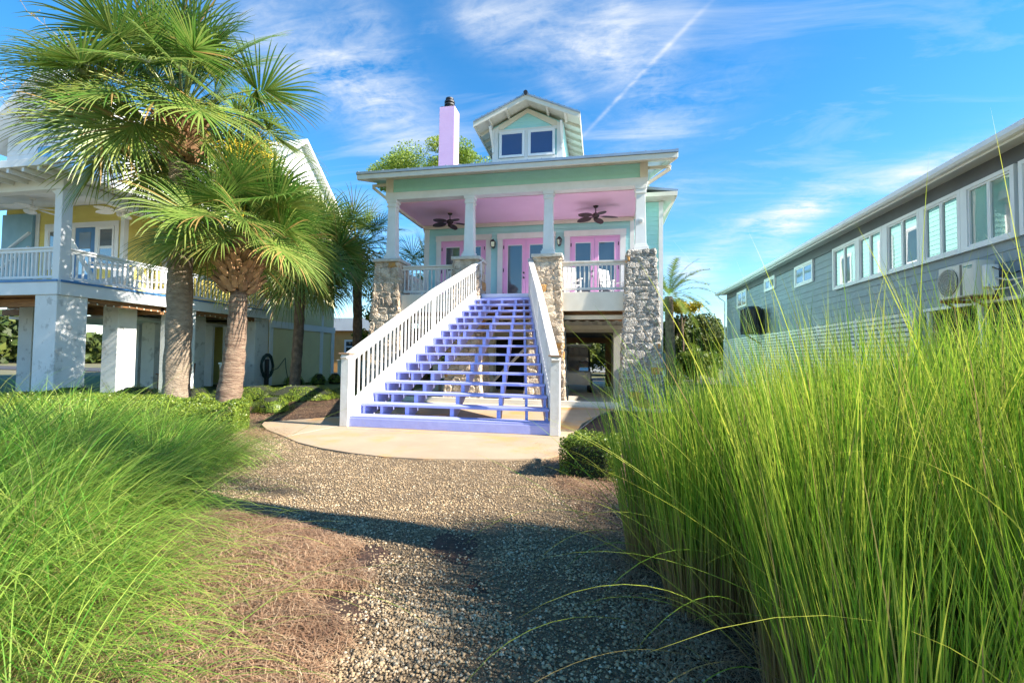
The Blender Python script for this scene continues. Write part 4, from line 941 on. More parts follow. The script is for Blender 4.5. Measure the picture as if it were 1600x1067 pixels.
# ------------------------------------------------------------------ palms
def leaf_mesh(pitch, seed, Lp=1.1, R=1.0, nl=38, mt=None, age=0., sag=.55):
    r = random.Random(seed); V = []; F = []; T = []
    d = Vector((math.cos(pitch), 0, math.sin(pitch))); pts = [Vector((0, 0, 0))]; dd = d.copy()
    for k in range(5):
        pts.append(pts[-1]+dd*Lp/5); dd = (dd+Vector((0, 0, -.05-.04*math.cos(pitch)))).normalized()
    # petiole strip (triangular section)
    for i, p in enumerate(pts):
        w = .028*(1-.5*i/5); V += [p+Vector((0, w, 0)), p+Vector((0, -w, 0)), p+Vector((0, 0, -w*1.1))]; T += [(.8, .0)]*3
    for i in range(5):
        for j in range(3): a = i*3+j; b = i*3+(j+1) % 3; F.append((a, b, b+3, a+3))
    h = pts[-1]; a = (dd+Vector((0, r.uniform(-.35, .35), -.30*math.cos(pitch)))).normalized(); s = Vector((0, 1, 0)); s = (s-a*s.dot(a)).normalized(); n = s.cross(a); n = -n if n.z < 0 else n
    roll = r.uniform(-.95, .95); s = (s*math.cos(roll)+n*math.sin(roll)).normalized(); n = a.cross(s)*-1 if a.cross(s).z < 0 else a.cross(s)
    segs = 7
    for k in range(nl):
        th = (k/(nl-1)-.5)*2*rad(132)+r.uniform(-.045, .045); L = R*(1-.30*abs(th/rad(128))**1.5)*r.uniform(.9, 1.05)
        hst = h+a*(.18*max(0, math.cos(th)))*R
        dr = (a*math.cos(th)+s*math.sin(th)).normalized(); dr = (dr+n*.22*(1-abs(math.cos(th))*.6)).normalized()
        sd = (s*math.cos(th)-a*math.sin(th)).normalized(); p = hst.copy(); cd_ = dr.copy(); base = len(V); g = sag*r.uniform(.7, 1.5)
        yel = max(0, min(1, r.gauss(.22+age, .22))); dead = 1. if r.random() < .03+age*.12 else 0.
        for i in range(segs+1):
            t = i/segs; w = R*.0165*(min(1, .35+t*2.4)*(1-t)**.55+.03)
            V += [p-sd*w, p+n*w*.5*(1 if k % 2 else .8), p+sd*w] if i else [p-sd*w, p+n*w*.3, p+sd*w]
            tb = min(1, dead+(max(0, t-.82)*2.2*(age+.25))); T += [(yel, tb)]*3
            p = p+cd_*L/segs; cd_ = (cd_+Vector((0, 0, -g*(t**1.9)*.85))).normalized()
        for i in range(segs):
            q = base+i*3; F.append((q, q+1, q+4, q+3)); F.append((q+1, q+2, q+5, q+4))
    return arrmesh('frond', np.array([tuple(v) for v in V]), np.array(F), mt, np.array(T))
PITCH_SET = [75, 55, 35, 15, -5, -25, -48]
def frond_lib(mt, seed, Lp, R, nl, sag=.65): return {p: [leaf_mesh(rad(p), seed+i*17+k, Lp*(1.1 if p < 40 else .85), R, nl, mt, sag=sag, age=(.0 if p > 20 else .14 if p > -20 else .3)) for k in range(3)] for i, p in enumerate(PITCH_SET)}
LIB = frond_lib(M_['fan'], 5, 1.15, 1.15, 50, .45); LIB2 = frond_lib(M_['fan'], 205, .75, 1.05, 46, .62); LIBd = frond_lib(M_['fand'], 90, .95, .95, 30)
bootm = B().add([(-.06, 0, 0), (.06, 0, 0), (.045, .05, .0), (-.045, .05, 0), (-.035, .16, .26), (.035, .16, .26), (.03, .19, .25), (-.03, .19, .25), (-.075, .03, .10), (.075, .03, .10)],
    [(0, 1, 9, 8), (8, 9, 5, 4), (4, 5, 6, 7), (3, 2, 1, 0), (2, 6, 5, 9), (2, 9, 1), (3, 8, 4, 7), (3, 0, 8), (3, 7, 6, 2)]).mesh('boot', M_['boot'])
def palm(base, top, r0, r1, nfr, lib, label, seed, tm='trunk', boots=0, br=.3, bz=(0., .6), sc=1., group='cabbage palms', stalks=0, skip=None, bsc=1., pmin=-46, lift=0.):
    r = random.Random(seed); base, top = Vector(base), Vector(top)
    t = thing('cabbage_palm', tuple(base), label, 'palm tree', group)
    k = 22; pts = []; rr = []
    for i in range(k+1):
        f = i/k; p = base.lerp(top, f); p += Vector((math.sin(f*PI)*.06, 0, 0)); pts.append(p); rr.append((r0+(r1-r0)*min(1, f*1.15))*(1+.05*math.sin(i*2.1+seed)+(.18 if i == 0 else 0))*(1.0))
    n = 20; b = B().tube(pts, rr, n)
    b.v = [(x+r.uniform(-.009, .009), y+r.uniform(-.009, .009), z) for x, y, z in b.v]
    b.build('trunk', M_[tm], t, smooth=True)
    for i in range(boots):
        f = i/boots; z = bz[0]+(bz[1]-bz[0])*f; a = i*2.399; bulge = br*(.78+.45*math.sin(min(1, f*1.25)*PI*.8))
        o = link('boot', bootm, t, (top.x+math.sin(-a)*bulge*.8, top.y+math.cos(a)*bulge*.8, top.z+z)); o.rotation_euler = (r.uniform(-.5, .15), r.uniform(-.25, .25), a); o.scale = (bsc*r.uniform(1.0, 1.6), bsc*r.uniform(.8, 1.2), bsc*r.uniform(.8, 1.2))
    hz = (bz[1] if boots else .2)+lift
    B().tube([top+Vector((0, 0, -.05)), top+Vector((0, 0, hz*.4)), top+Vector((0, 0, hz+.35))], [r1*.95, br*.75 if boots else r1, r1*.5], 12).build('crown_shaft', M_['boot'], t)
    for i in range(nfr):
        f = (i+.5)/nfr; p = 82-f**.9*(82-pmin); pk = min(PITCH_SET, key=lambda q: abs(q-p)); a = i*2.399963+r.uniform(-.5, .5)
        if skip and skip(a % (2*PI), p): continue
        o = link('frond', lib[pk][r.randrange(3)], t, (top.x+.10*math.cos(a), top.y+.10*math.sin(a), top.z+hz+.30*(1-f)+.0)); o.rotation_euler = (0, 0, a); s = sc*r.uniform(.86, 1.12); o.scale = (s, s, s)
    return t, top+Vector((0, 0, hz))
def tangle(parent, start, tips, mt, seed, n=26, name='fruit_stalk', spread=.45, twig=.5):
    r = random.Random(seed)
    for tip in tips:
        tip = Vector(tip); b = B(); mid = (start+tip)/2+Vector((0, 0, .25)); b.tube([start, mid, tip], [.02, .014, .008], 4, cap=False)
        for i in range(n):
            f = r.uniform(.35, 1); p = mid.lerp(tip, f); q = p+Vector((r.gauss(0, spread), r.gauss(0, spread), r.gauss(-.02, spread*.6)))
            m1 = (p+q)/2+Vector((r.gauss(0, .06), r.gauss(0, .06), .05)); b.tube([p, m1, q], [.006, .005, .004], 3, cap=False)
            for j in range(7):
                a = m1.lerp(q, r.random()); c = a+Vector((r.gauss(0, .09), r.gauss(0, .09), r.gauss(0, .08))); b.tube([a, c], [.005, .004], 3, cap=False)
                b.taper(c.x, c.y, c.z-.008, c.z+.008, .008, .008, .008, .008)
        b.build(name, mt, parent)
p1, c1 = palm((-9.13, 8.4, -.05), (-9.42, 8.55, 5.75),   .265, .215, 66, LIB, 'tallest cabbage palm, with thick grey trunk, standing left of the stairs behind the clipped hedge', 11, boots=60, br=.34, bz=(-.1, .8), sc=1.22, pmin=-34, lift=.15, bsc=1.25, group='cabbage palms beside the yellow house')
tangle(p1, c1, [(-11.3, 7.9, 7.9), (-10.9, 7.4, 7.4), (-12.4, 8.0, 7.1)], M_['tan'], 3)
tangle(p1, c1, [(-12.9, 7.8, 6.6)], M_['yel'], 5, n=16)
p2, c2 = palm((-8.04, 8.6, -.05), (-7.76, 8.55, 2.75), .27, .17, 52, LIB2, 'shorter cabbage palm with bulging ball of brown leaf bases, second from the left', 23, 'trunkr', boots=90, br=.33, bz=(-.1, .7), sc=1.12, pmin=-16, lift=.45, group='cabbage palms beside the yellow house', bsc=.9)
tangle(p2, c2+Vector((0, 0, .2)), [(-7.6, 8.2, 5.9), (-7.2, 8.3, 5.6)], M_['yel'], 9, n=22, spread=.3)
tangle(p2, c2, [(-7.9, 7.9, 3.3)], M_['tan'], 19, n=20, spread=.2)
p3, c3 = palm((-11.2, 15.1, -.05), (-11.0, 15.0, 4.5), .19, .17, 54, LIB2, 'slender cabbage palm with rough dark trunk in front of the pale yellow siding', 37, 'bark', boots=30, br=.26, bz=(-.5, .6), sc=1.55, pmin=-58, group='cabbage palms beside the yellow house')
p4, c4 = palm((-10.3, 17.9, -.05), (-10.4, 17.9, 5.2), .20, .18, 44, LIBd, 'cabbage palm with brown crown base just left of the first stone pier', 41, 'bark', boots=36, br=.36, bz=(-.5, .6), sc=1.25, group='cabbage palms beside the yellow house')
tangle(p4, c4+Vector((0, 0, .1)), [(-10.7, 17.5, 7.0)], M_['yel'], 12, n=14, spread=.2)
p5, c5 = palm((-8.6, 21.5, -.05), (-8.6, 21.5, 5.0), .2, .18, 32, LIBd, 'cabbage palm seen through the porch between the first stone pier and the aqua wall', 43, 'bark', boots=16, br=.28, bz=(-.3, .3), sc=1.25, group='cabbage palms beside the yellow house')
# palm outside the frame on the right: its crown throws the soft shadow on the far gravel
p6, c6 = palm((5.0, 2.62, -.05), (5.0, 2.62, 7.3), .23, .2, 24, LIBd, 'cabbage palm standing beyond the tall grass to the right', 47, 'bark', boots=10, br=.28, bz=(-.2, .3), sc=1.0, group='cabbage palms on the right')

def date_palm():
    t = thing('date_palm', (4.0, 27, 0), 'feathery date palm rising behind the grey stone pier on the right', 'palm tree'); top = Vector((3.75, 27, 4.9)); r = random.Random(4)
    B().tube([(3.9, 27, 0), top], [.3, .22], 12).build('trunk', M_['bark'], t)
    for i in range(30):
        a = i*2.4; el = rad(70-i*2.9); L = 2.6; p = top.copy(); d = Vector((math.cos(a)*math.cos(el), math.sin(a)*math.cos(el), math.sin(el))); V = []; F = []; T = []
        pts = []
        for k in range(17): pts.append(p.copy()); p = p+d*L/16; d = (d+Vector((0, 0, -.075))).normalized()
        for k in range(2, 17):
            q = pts[k]; dr = (pts[k]-pts[k-1]).normalized(); sd = dr.cross(Vector((0, 0, 1))).normalized()
            for s in (-1, 1):
                for e in (0, .5):
                    l = .48*math.sin(min(1, k/9)*PI/2)*(1-.5*max(0, k-10)/6); c = q+dr*e*L/16; tip = c+(sd*s+dr*.75+Vector((0, 0, .25-.3*r.random()))).normalized()*l; b0 = len(V)
                    V += [c, c+dr*.075, tip]; F.append((b0, b0+1, b0+2)); T += [(r.random()*.6, 0)]*3
        me = arrmesh('frond', np.array([tuple(v) for v in V]), np.array(F), M_['fand'], np.array(T)); link('frond', me, t, (0, 0, 0))
        
    return t
date_palm()

# ------------------------------------------------------------------ leaves, hedges, trees
def leafcards(P, size, mt, name, parent=None, aspect=.55, nrm=None, tint=None, seed=0, asmesh=False):
    R = np.random.RandomState(seed); n = len(P)
    N_ = R.normal(size=(n, 3)); N_ += (nrm if nrm is not None else np.array([0, 0, .5]))
    N_ /= np.linalg.norm(N_, axis=1)[:, None]; a = np.cross(N_, R.normal(size=(n, 3))); a /= np.linalg.norm(a, axis=1)[:, None]; b = np.cross(N_, a)
    s = (size*(.6+.8*R.rand(n)))[:, None] if np.isscalar(size) else size[:, None]
    V = np.stack([P-a*s*.5, P+b*s*aspect*.5+N_*s*.06, P+a*s*.5, P-b*s*aspect*.5+N_*s*.06], 1).reshape(-1, 3)
    F = np.arange(n*4).reshape(n, 4)
    if tint is None:
        tint = np.zeros((n, 2)); q = R.rand(n); tint[:, 0] = np.where(q > .5, R.rand(n)*.8, 0); tint[:, 1] = np.where(q < .3, R.rand(n)*.7, 0)
    me = arrmesh(name, V, F, mt, np.repeat(tint, 4, 0))
    return me if asmesh else link(name, me, parent)
def hedge_box(pts, z0, z1, n, label, cat='hedge', name='clipped_hedge', leaf=.032, seed=1, group=None, mt='hedge'):
    """low clipped hedge along a line of (x, y, halfwidth)"""
    R = np.random.RandomState(seed); t = thing(name, (pts[0][0], pts[0][1], 0), label, cat, group)
    P = []; core = B()
    xs = np.array(pts)
    for (a, b) in zip(pts, pts[1:]):
        d = Vector((b[0]-a[0], b[1]-a[1], 0)); L = d.length; dn = d.normalized(); s = Vector((-dn.y, dn.x, 0))
        core.bar((a[0], a[1], (z0+z1)/2-.05), (b[0], b[1], (z0+z1)/2-.05), 2*a[2]-.14, z1-z0-.12)
    core.build('hedge_core', M_['hcore'], t)
    # leaves over the surface, denser on top and sides
    seglen = [math.hypot(b[0]-a[0], b[1]-a[1]) for a, b in zip(pts, pts[1:])]; tot = sum(seglen)
    u = R.rand(n)*tot; cum = np.cumsum([0]+seglen); k = np.clip(np.searchsorted(cum, u)-1, 0, len(seglen)-1)
    A = xs[k]; Bq = xs[k+1]; f = ((u-cum[k])/np.array(seglen)[k])[:, None]; C = A+(Bq-A)*f; D = Bq[:, :2]-A[:, :2]; D /= np.linalg.norm(D, axis=1)[:, None]; Sd = np.stack([-D[:, 1], D[:, 0]], 1)
    w = C[:, 2]; per = R.rand(n); hgt = z1-z0; side = per*(2*w+2*hgt)
    off = np.where(side < 2*w, side-w, np.where(side < 2*w+hgt, w, -w)); z = np.where(side < 2*w, z1, np.where(side < 2*w+hgt, z0+(side-2*w), z0+(side-2*w-hgt)))
    rnd_ = .035*np.sin(C[:, 0]*5+C[:, 1]*3)+.025*np.sin(C[:, 0]*13+off*9)+.02*np.sin(C[:, 1]*17)
    ed = np.minimum(1, np.maximum(0, (np.abs(off)-w+.15)/.15)); z = np.where(side < 2*w, z-ed*ed*.07+rnd_, z); dep = -np.abs(R.normal(0, .03, n))
    off = off+np.sign(off)*np.where(side >= 2*w, rnd_, 0)*1.0+np.where(side >= 2*w, dep*np.sign(off), 0); z = z+np.where(side < 2*w, dep+R.normal(0, .012, n), 0)
    P = np.stack([C[:, 0]+Sd[:, 0]*off, C[:, 1]+Sd[:, 1]*off, z], 1)
    # end caps
    m2 = n//10
    for e, sg in ((pts[0], -1), (pts[-1], 1)):
        a, b = (pts[0], pts[1]) if sg < 0 else (pts[-2], pts[-1]); d = Vector((b[0]-a[0], b[1]-a[1], 0)).normalized(); s = Vector((-d.y, d.x, 0)); q = R.uniform(-1, 1, m2)*e[2]
        zz = z0+R.rand(m2)*hgt*.97; x = e[0]+s.x*q+d.x*sg*(.02-np.abs(R.normal(0, .03, m2))); y = e[1]+s.y*q+d.y*sg*(.02-np.abs(R.normal(0, .03, m2))); P = np.vstack([P, np.stack([x, y, zz], 1)])
    o = leafcards(P, leaf, M_[mt], 'leaves', t, seed=seed); o['kind'] = 'stuff'
    return t
hedge_box([(-6.35, 7.15, .42), (-7.2, 6.75, .75), (-8.4, 6.9, 1.0), (-10.2, 7.3, 1.0), (-12.0, 7.6, .8)], -.05, .45, 60000, 'long low clipped boxwood hedge in front of the two nearest palms', leaf=.034, seed=3)
hedge_box([(-.16, 5.25, .27), (-.02, 6.0, .30)], -.02, .42, 16000, 'small square clipped boxwood at the right end of the curved patio', cat='shrub', name='boxwood_shrub', leaf=.024, seed=4)
def round_shrub(x, y, rx, rz, label, seed, n=5000, mt='hedge', leaf=.035, group=None, z0=-.03):
    R = np.random.RandomState(seed); t = thing('round_shrub', (x, y, 0), label, 'shrub', group)
    B().tube([(x, y, -.05), (x, y, rz*.4), (x, y, rz*.9)], [rx*.7, rx*.8, rx*.35], 10).build('shrub_core', M_['hcore'], t)
    d = R.normal(size=(n, 3)); d[:, 2] = np.abs(d[:, 2]); d /= np.linalg.norm(d, axis=1)[:, None]
    rr = 1+.10*np.sin(d[:, 0]*7+seed)+.08*np.sin(d[:, 1]*9+seed*2)-np.abs(R.normal(0, .09, n)); P = np.stack([x+d[:, 0]*rx*rr, y+d[:, 1]*rx*rr, z0+(d[:, 2]*.85+.12)*rz*rr], 1)
    o = leafcards(P, leaf, M_[mt], 'leaves', t, nrm=d*.7, seed=seed); o['kind'] = 'stuff'
G = 'shrubs along the yellow house'
for i, (x, y, rx, rz, lb) in enumerate([(-12.85, 9.0, .62, .52, 'round clipped shrub at the foot of the stained white corner pier'), (-11.35, 9.35, .58, .55, 'round clipped shrub just left of the thick palm trunk'),
        (-10.2, 9.9, .5, .5, 'round clipped shrub right behind the thick palm trunk'), (-9.2, 9.9, .55, .48, 'round clipped shrub between the two nearest palm trunks'), (-7.7, 9.6, .45, .36, 'low dark shrub just right of the bulging palm trunk')]):
    round_shrub(x, y, rx, rz, lb, 50+i, group=G)
for i, (x, y, rx, rz, lb) in enumerate([(-13.2, 17.8, .45, .5, 'small dark shrub at the pale yellow wall left of the slender palm'), (-13.1, 19.4, .4, .5, 'small dark shrub at the pale yellow wall behind the slender palm trunk'), (-13.0, 20.6, .4, .48, 'small dark shrub at the pale yellow wall right of the slender palm'), (-12.9, 22.0, .45, .5, 'small dark shrub by the far white corner board of the yellow house')]):
    round_shrub(x, y, rx, rz, lb, 70+i, 2500, group=G)
round_shrub(-9.1, 12.6, 1.15, .42, 'bright lime green spreading shrub on the mulch behind the hedge', 81, 9000, group=None)
round_shrub(-10.4, 12.4, .7, .40, 'smaller lime green shrub left of the bright spreading one', 82, 5000, group=None)
round_shrub(-7.9, 14.6, 1.2, .35, 'low dark green groundcover mound near the first stone pier', 83, 7000, group=None)

def tree(x, y, zt, zb, rx, n, label, seed, cf=.36, mt='leafd', leaf=.22, trunk=.18, group=None, name='leafy_tree', nc=26, cat='tree', flat=1.0):
    R = np.random.RandomState(seed); t = thing(name, (x, y, 0), label, cat, group); b = B()
    hc = (zt+zb)/2; rz = (zt-zb)/2; C = []
    for i in range(nc):
        d = R.normal(size=3); d /= np.linalg.norm(d); q = R.rand()**.45; C.append((x+d[0]*rx*q, y+d[1]*rx*q, hc+d[2]*rz*q*.9))
    C = np.array(C); b.tube([(x, y, -.1), (x+.1, y, hc*.5), (x, y, hc)], [trunk, trunk*.8, trunk*.4], 8)
    for c in C[::2]: b.tube([(x, y, hc*.62), tuple((np.array([x, y, hc])+c)/2+np.array([0, 0, -.1])), tuple(c)], [trunk*.35, trunk*.2, trunk*.06], 5, cap=False)
    b.build('trunk', M_['bark'], t)
    k = R.randint(0, nc, n); cr = (rx*cf)*(.6+.7*R.rand(nc))[k]; d = R.normal(size=(n, 3)); d /= np.linalg.norm(d, axis=1)[:, None]; rr = (R.rand(n)**.4)
    P = C[k]+d*(cr*rr)[:, None]*np.array([1, 1, .72*flat]); tb = (R.rand(nc)*.6)[k]; tint = np.zeros((n, 2)); tint[:, 0] = np.clip(tb+R.normal(0, .2, n), 0, 1); tint[:, 1] = np.where(R.rand(n) < .25, R.rand(n)*.6, 0)
    o = leafcards(P, leaf, M_[mt], 'crown', t, seed=seed, tint=tint, nrm=d*.5); return t
tree(-10.2, 26, 13.5, 11.5, 3.9, 60000, 'flat-topped bright green pine showing above the roof behind the lilac chimney', 101, cf=.23, mt='pine', leaf=.11, trunk=.25, name='pine_tree', nc=60, flat=.8)
GT = 'trees behind the stone pier on the right'
for i, (x, y, zt, zb, rx, lb, mt) in enumerate([(4.6, 30, 4.1, 1.2, 1.5, 'dense dark tree just right of the grey stone pier below the date palm', 'leafd'), (6.3, 33, 4.5, .6, 1.9, 'olive green tree between the date palm and the grey house', 'leafd'),
        (8.1, 35, 4.6, .8, 1.9, 'dark tree partly hidden behind the far corner of the grey house', 'leafd'), (5.6, 29, 2.3, .2, 1.3, 'low bushy tree in front of the darker trees beyond the slat fence', 'leaf')]):
    tree(x, y, zt, zb, rx, 8000, lb, 110+i, mt=mt, leaf=.20, group=GT)
tree(4.7, 28.6, 4.75, 4.15, 1.1, 4500, 'bush covered in yellow blossom beneath the date palm fronds', 120, mt='yel', leaf=.13, trunk=.08, name='flowering_bush', cat='bush', nc=18)
tree(8.2, 31.0, 2.6, 1.6, .45, 700, 'small shrub of orange-yellow leaves in front of the trees beyond the fence', 121, mt='yel', leaf=.16, trunk=.05, name='flowering_bush', cat='bush', nc=6)
GL = 'trees between the yellow house and the mint house'
for i, (x, y, zt, zb, rx, lb, mt) in enumerate([(-11.4, 22.5, 5.3, 1.0, 1.5, 'airy oak seen left of the first stone pier behind the palms', 'leaf'), (-9.0, 24, 5.8, .8, 1.6, 'airy tree directly behind the first stone pier', 'leaf'),
        (-8.3, 20.5, 3.0, .3, .9, 'low leafy tree behind the left stone pier at ground level', 'leaf'), (-14.0, 30, 5.0, 1.5, 1.6, 'oak further back beyond the yellow house corner', 'leafd')]):
    tree(x, y, zt, zb, rx, 7000, lb, 130+i, mt=mt, leaf=.15, group=GL)
for i, (x, y, zt, rx, lb) in enumerate([(-22, 27, 5.5, 3.5, 'large dark tree seen between the piers of the yellow house at far left'), (-27, 24, 6, 3.5, 'large dark tree past the left end of the yellow house'), (-3.5, 38, 4.5, 3.2, 'dark tree glimpsed beneath the raised house, left'), (1.5, 40, 4.5, 3.2, 'dark tree glimpsed beneath the raised house, right')]):
    tree(x, y, zt, .2, rx, 6000, lb, 140+i, leaf=.32, group='dark trees in the far background')
# far line of woods to close the horizon
def woods():
    R = np.random.RandomState(5); n = 60000; a = R.uniform(-2.0, 1.2, n); rad_ = 75+R.rand(n)*18; x = np.sin(a)*rad_; y = np.cos(a)*rad_+5
    top = 4.6+1.3*np.sin(a*9)+.8*np.sin(a*23+1)+.5*np.sin(a*51); z = R.rand(n)**.8*top; P = np.stack([x, y, z], 1)
    o = leafcards(P, 1.1, M_['leafd'], 'far_woods', None, seed=6); tagp(o, 'distant band of trees closing the horizon behind the houses', 'woods', kind='stuff')
woods()
# far buildings
def far_house(x, y, w, d, h, mt, rm, label, nwin=3):
    t = thing('distant_house', (x, y, 0), label, 'house', 'houses far behind')
    B().box(x-w/2, x+w/2, y, y+d, 0, h).build('wall', mt, t)
    B().prism([(x-w/2-.4, h), (x+w/2+.4, h), (x+w/2-.6, h+1.0), (x-w/2+.6, h+1.0)], 'y', y-.4, y+d+.4).build('roof', rm, t)
    for i in range(nwin):
        u = x-w/2+w*(i+.5)/nwin; window('window', t, '-y', y-.01, u-.45, u+.45, h*.45, h*.45+1.1, M_['wwin'], M_['glass'], 1, 2, fr=.1)
far_house(-19.6, 33, 6, 5, 3.3, M_['orange'], M_['wwall'], 'orange house with white trim far behind, between the yellow house and the stairs')
far_house(4.9, 37, 3.6, 4, 2.2, M_['bluel'], M_['wwall'], 'low blue and white building just right of the grey stone pier', 2)
far_house(-1.2, 46, 9, 5, 3.0, M_['wwall'], M_['metal'], 'white building glimpsed through the opening beneath the raised house', 4)
def lowwall():
    t = thing('garden_wall', (-13.5, 26.5, 0), 'low white wall with tan cap in front of the orange house', 'wall')
    B().box(-16.5, -11.5, 26.4, 26.55, -.05, 1.0).build('wall_body', M_['wwall'], t); B().box(-16.55, -11.45, 26.35, 26.6, 1.0, 1.08).build('coping', M_['cap'], t)
lowwall()

# ------------------------------------------------------------------ grasses
def blades(root, H, lean, az, W_, droop, mt, name, seg=8, tint=None, seed=0, twist=.6, bunch=None):
    """root (n,2); H height/length; lean initial angle from vertical; droop extra bend to the tip; az azimuth of the lean"""
    R = np.random.RandomState(seed); n = len(root); P = np.zeros((n, seg+1, 3)); P[:, 0, :2] = root; P[:, 0, 2] = -.04
    ang = lean.copy(); step = H/seg; kx, ky = np.cos(az), np.sin(az); curl = R.normal(0, .10, n)
    for i in range(seg):
        t = (i+.5)/seg; an = ang+droop*(t**1.8); a2 = az+curl*t; P[:, i+1, 0] = P[:, i, 0]+np.sin(an)*np.cos(a2)*step; P[:, i+1, 1] = P[:, i, 1]+np.sin(an)*np.sin(a2)*step; P[:, i+1, 2] = P[:, i, 2]+np.cos(an)*step
    P[:, :, 2] = np.maximum(P[:, :, 2], -.01+.02*R.rand(n)[:, None])
    fa = az+PI/2+R.normal(0, twist, n); sx, sy = np.cos(fa), np.sin(fa); t = np.linspace(0, 1, seg+1); w = (np.minimum(1, .55+t*1.6)*(1-t)**.6+.02)[None]*W_[:, None]*.5
    sv_ = np.stack([sx, sy, np.zeros(n)], 1)[:, None, :]*w[:, :, None]; V = np.stack([P-sv_, P+sv_], 2).reshape(-1, 3)
    i0 = np.arange(seg)*2; F1 = np.stack([i0, i0+1, i0+3, i0+2], 1); F = (F1[None]+(np.arange(n)*(seg+1)*2)[:, None, None]).reshape(-1, 4)
    T = np.zeros((n, seg+1, 2, 2)); T[..., 0] = tint[0][:, None, None]; T[..., 1] = np.clip(tint[1][:, None]+np.maximum(0, (.50-t[None]))*tint[2][:, None]*3.6, 0, 1)[:, :, None]
    return arrmesh(name, V, F, mt, T.reshape(-1, 2), smooth=True)
def clumpgrass(name, label, clumps, mt, seed, width=(.003, .007), cat='ornamental grass', browned=.75, seg=8, yel=.3):
    R = np.random.RandomState(seed); Rt, Hh, Ln, Az, Dr, Wd = [], [], [], [], [], []
    for (x, y, r, n, h, lean0, spread, waz, wst, drp, *jt) in clumps:
        jt = jt[0] if jt else .10
        a = R.rand(n)*2*PI; q = np.sqrt(R.rand(n))*r; px = x+np.cos(a)*q; py = y+np.sin(a)*q
        vx = np.cos(a)*q/r*spread+math.cos(waz)*wst+R.normal(0, jt, n); vy = np.sin(a)*q/r*spread+math.sin(waz)*wst+R.normal(0, jt, n)
        Rt.append(np.stack([px, py], 1)); Az.append(np.arctan2(vy, vx)); Ln.append(np.clip(np.hypot(vx, vy)*.9+lean0, 0, 1.3)); Hh.append(h*(1-.45*R.rand(n)**1.6)*(1+.12*R.normal(size=n).clip(-1, 2))); Dr.append(drp*(.4+1.1*R.rand(n)))
        Wd.append(R.uniform(width[0], width[1], n)*np.interp(math.hypot(x, y), [2, 5, 9], [.85, 1.45, 2.0]))
    Rt = np.vstack(Rt); c = lambda q: np.concatenate(q); n = len(Rt)
    yl = np.clip(R.normal(yel, .4, n), 0, 1); dead = np.where(R.rand(n) < .11, R.rand(n), 0)
    me = blades(Rt, c(Hh), c(Ln), c(Az), c(Wd), c(Dr), mt, name, seg, (yl, dead, np.full(n, browned)*R.uniform(.3, 1.1, n)), seed)
    return tagp(link(name, me), label, cat, kind='stuff')
RC = []
rg = random.Random(2)
# right bank: near clumps end at a line along the sun so the far path stays lit
for (x, y, r, n, h) in [(.92, 2.05, .26, 1500, 1.55), (.62, 2.75, .26, 1500, 1.55), (.42, 3.3, .24, 1300, 1.45), (1.5, 1.9, .30, 1600, 1.75), (1.2, 2.5, .32, 2000, 1.8), (1.0, 3.15, .30, 1800, 1.65), (1.75, 2.6, .36, 2000, 1.95), (1.65, 3.3, .34, 1900, 1.9),
        (2.4, 2.3, .36, 1900, 2.0), (2.3, 3.0, .38, 2100, 2.15), (2.9, 2.8, .4, 1900, 2.2), (3.1, 3.5, .42, 1900, 2.2), (2.3, 3.75, .38, 1800, 2.0), (.80, 1.45, .2, 500, 1.25), (1.3, 1.35, .25, 700, 1.45), (2.0, 1.6, .3, 900, 2.2), (2.7, 1.3, .35, 1200, 3.0), (2.3, .8, .35, 1000, 3.0), (3.3, 1.9, .4, 1200, 3.2), (3.4, .9, .4, 900, 3.2),  # tallest clumps here are out of frame, added to shade the near path
        (1.55, 4.1, .4, 1500, 1.6), (2.2, 4.8, .5, 1500, 1.65), (3.2, 4.6, .5, 1700, 1.9), (4.2, 4.2, .55, 1700, 2.2), (4.2, 5.4, .6, 1500, 2.0), (2.6, 6.2, .6, 1400, 1.5), (1.7, 7.0, .55, 1100, 1.25), (3.5, 7.2, .7, 1400, 1.6), (5.0, 6.6, .7, 1300, 1.9), (2.3, 8.6, .6, 900, 1.2), (4.6, 9.0, .8, 1100, 1.5)]:
    RC.append((x, y, r, int(n*.72), h*(.86 if x < 1.3 else .80 if h < 2.5 else .8), .01, .09, rad(190), .02, .24, .065))
clumpgrass('cordgrass', 'tall upright bright green ornamental grass filling the right foreground', RC, M_['grass'], 21, (.0045, .0095), browned=1.3, yel=.25)
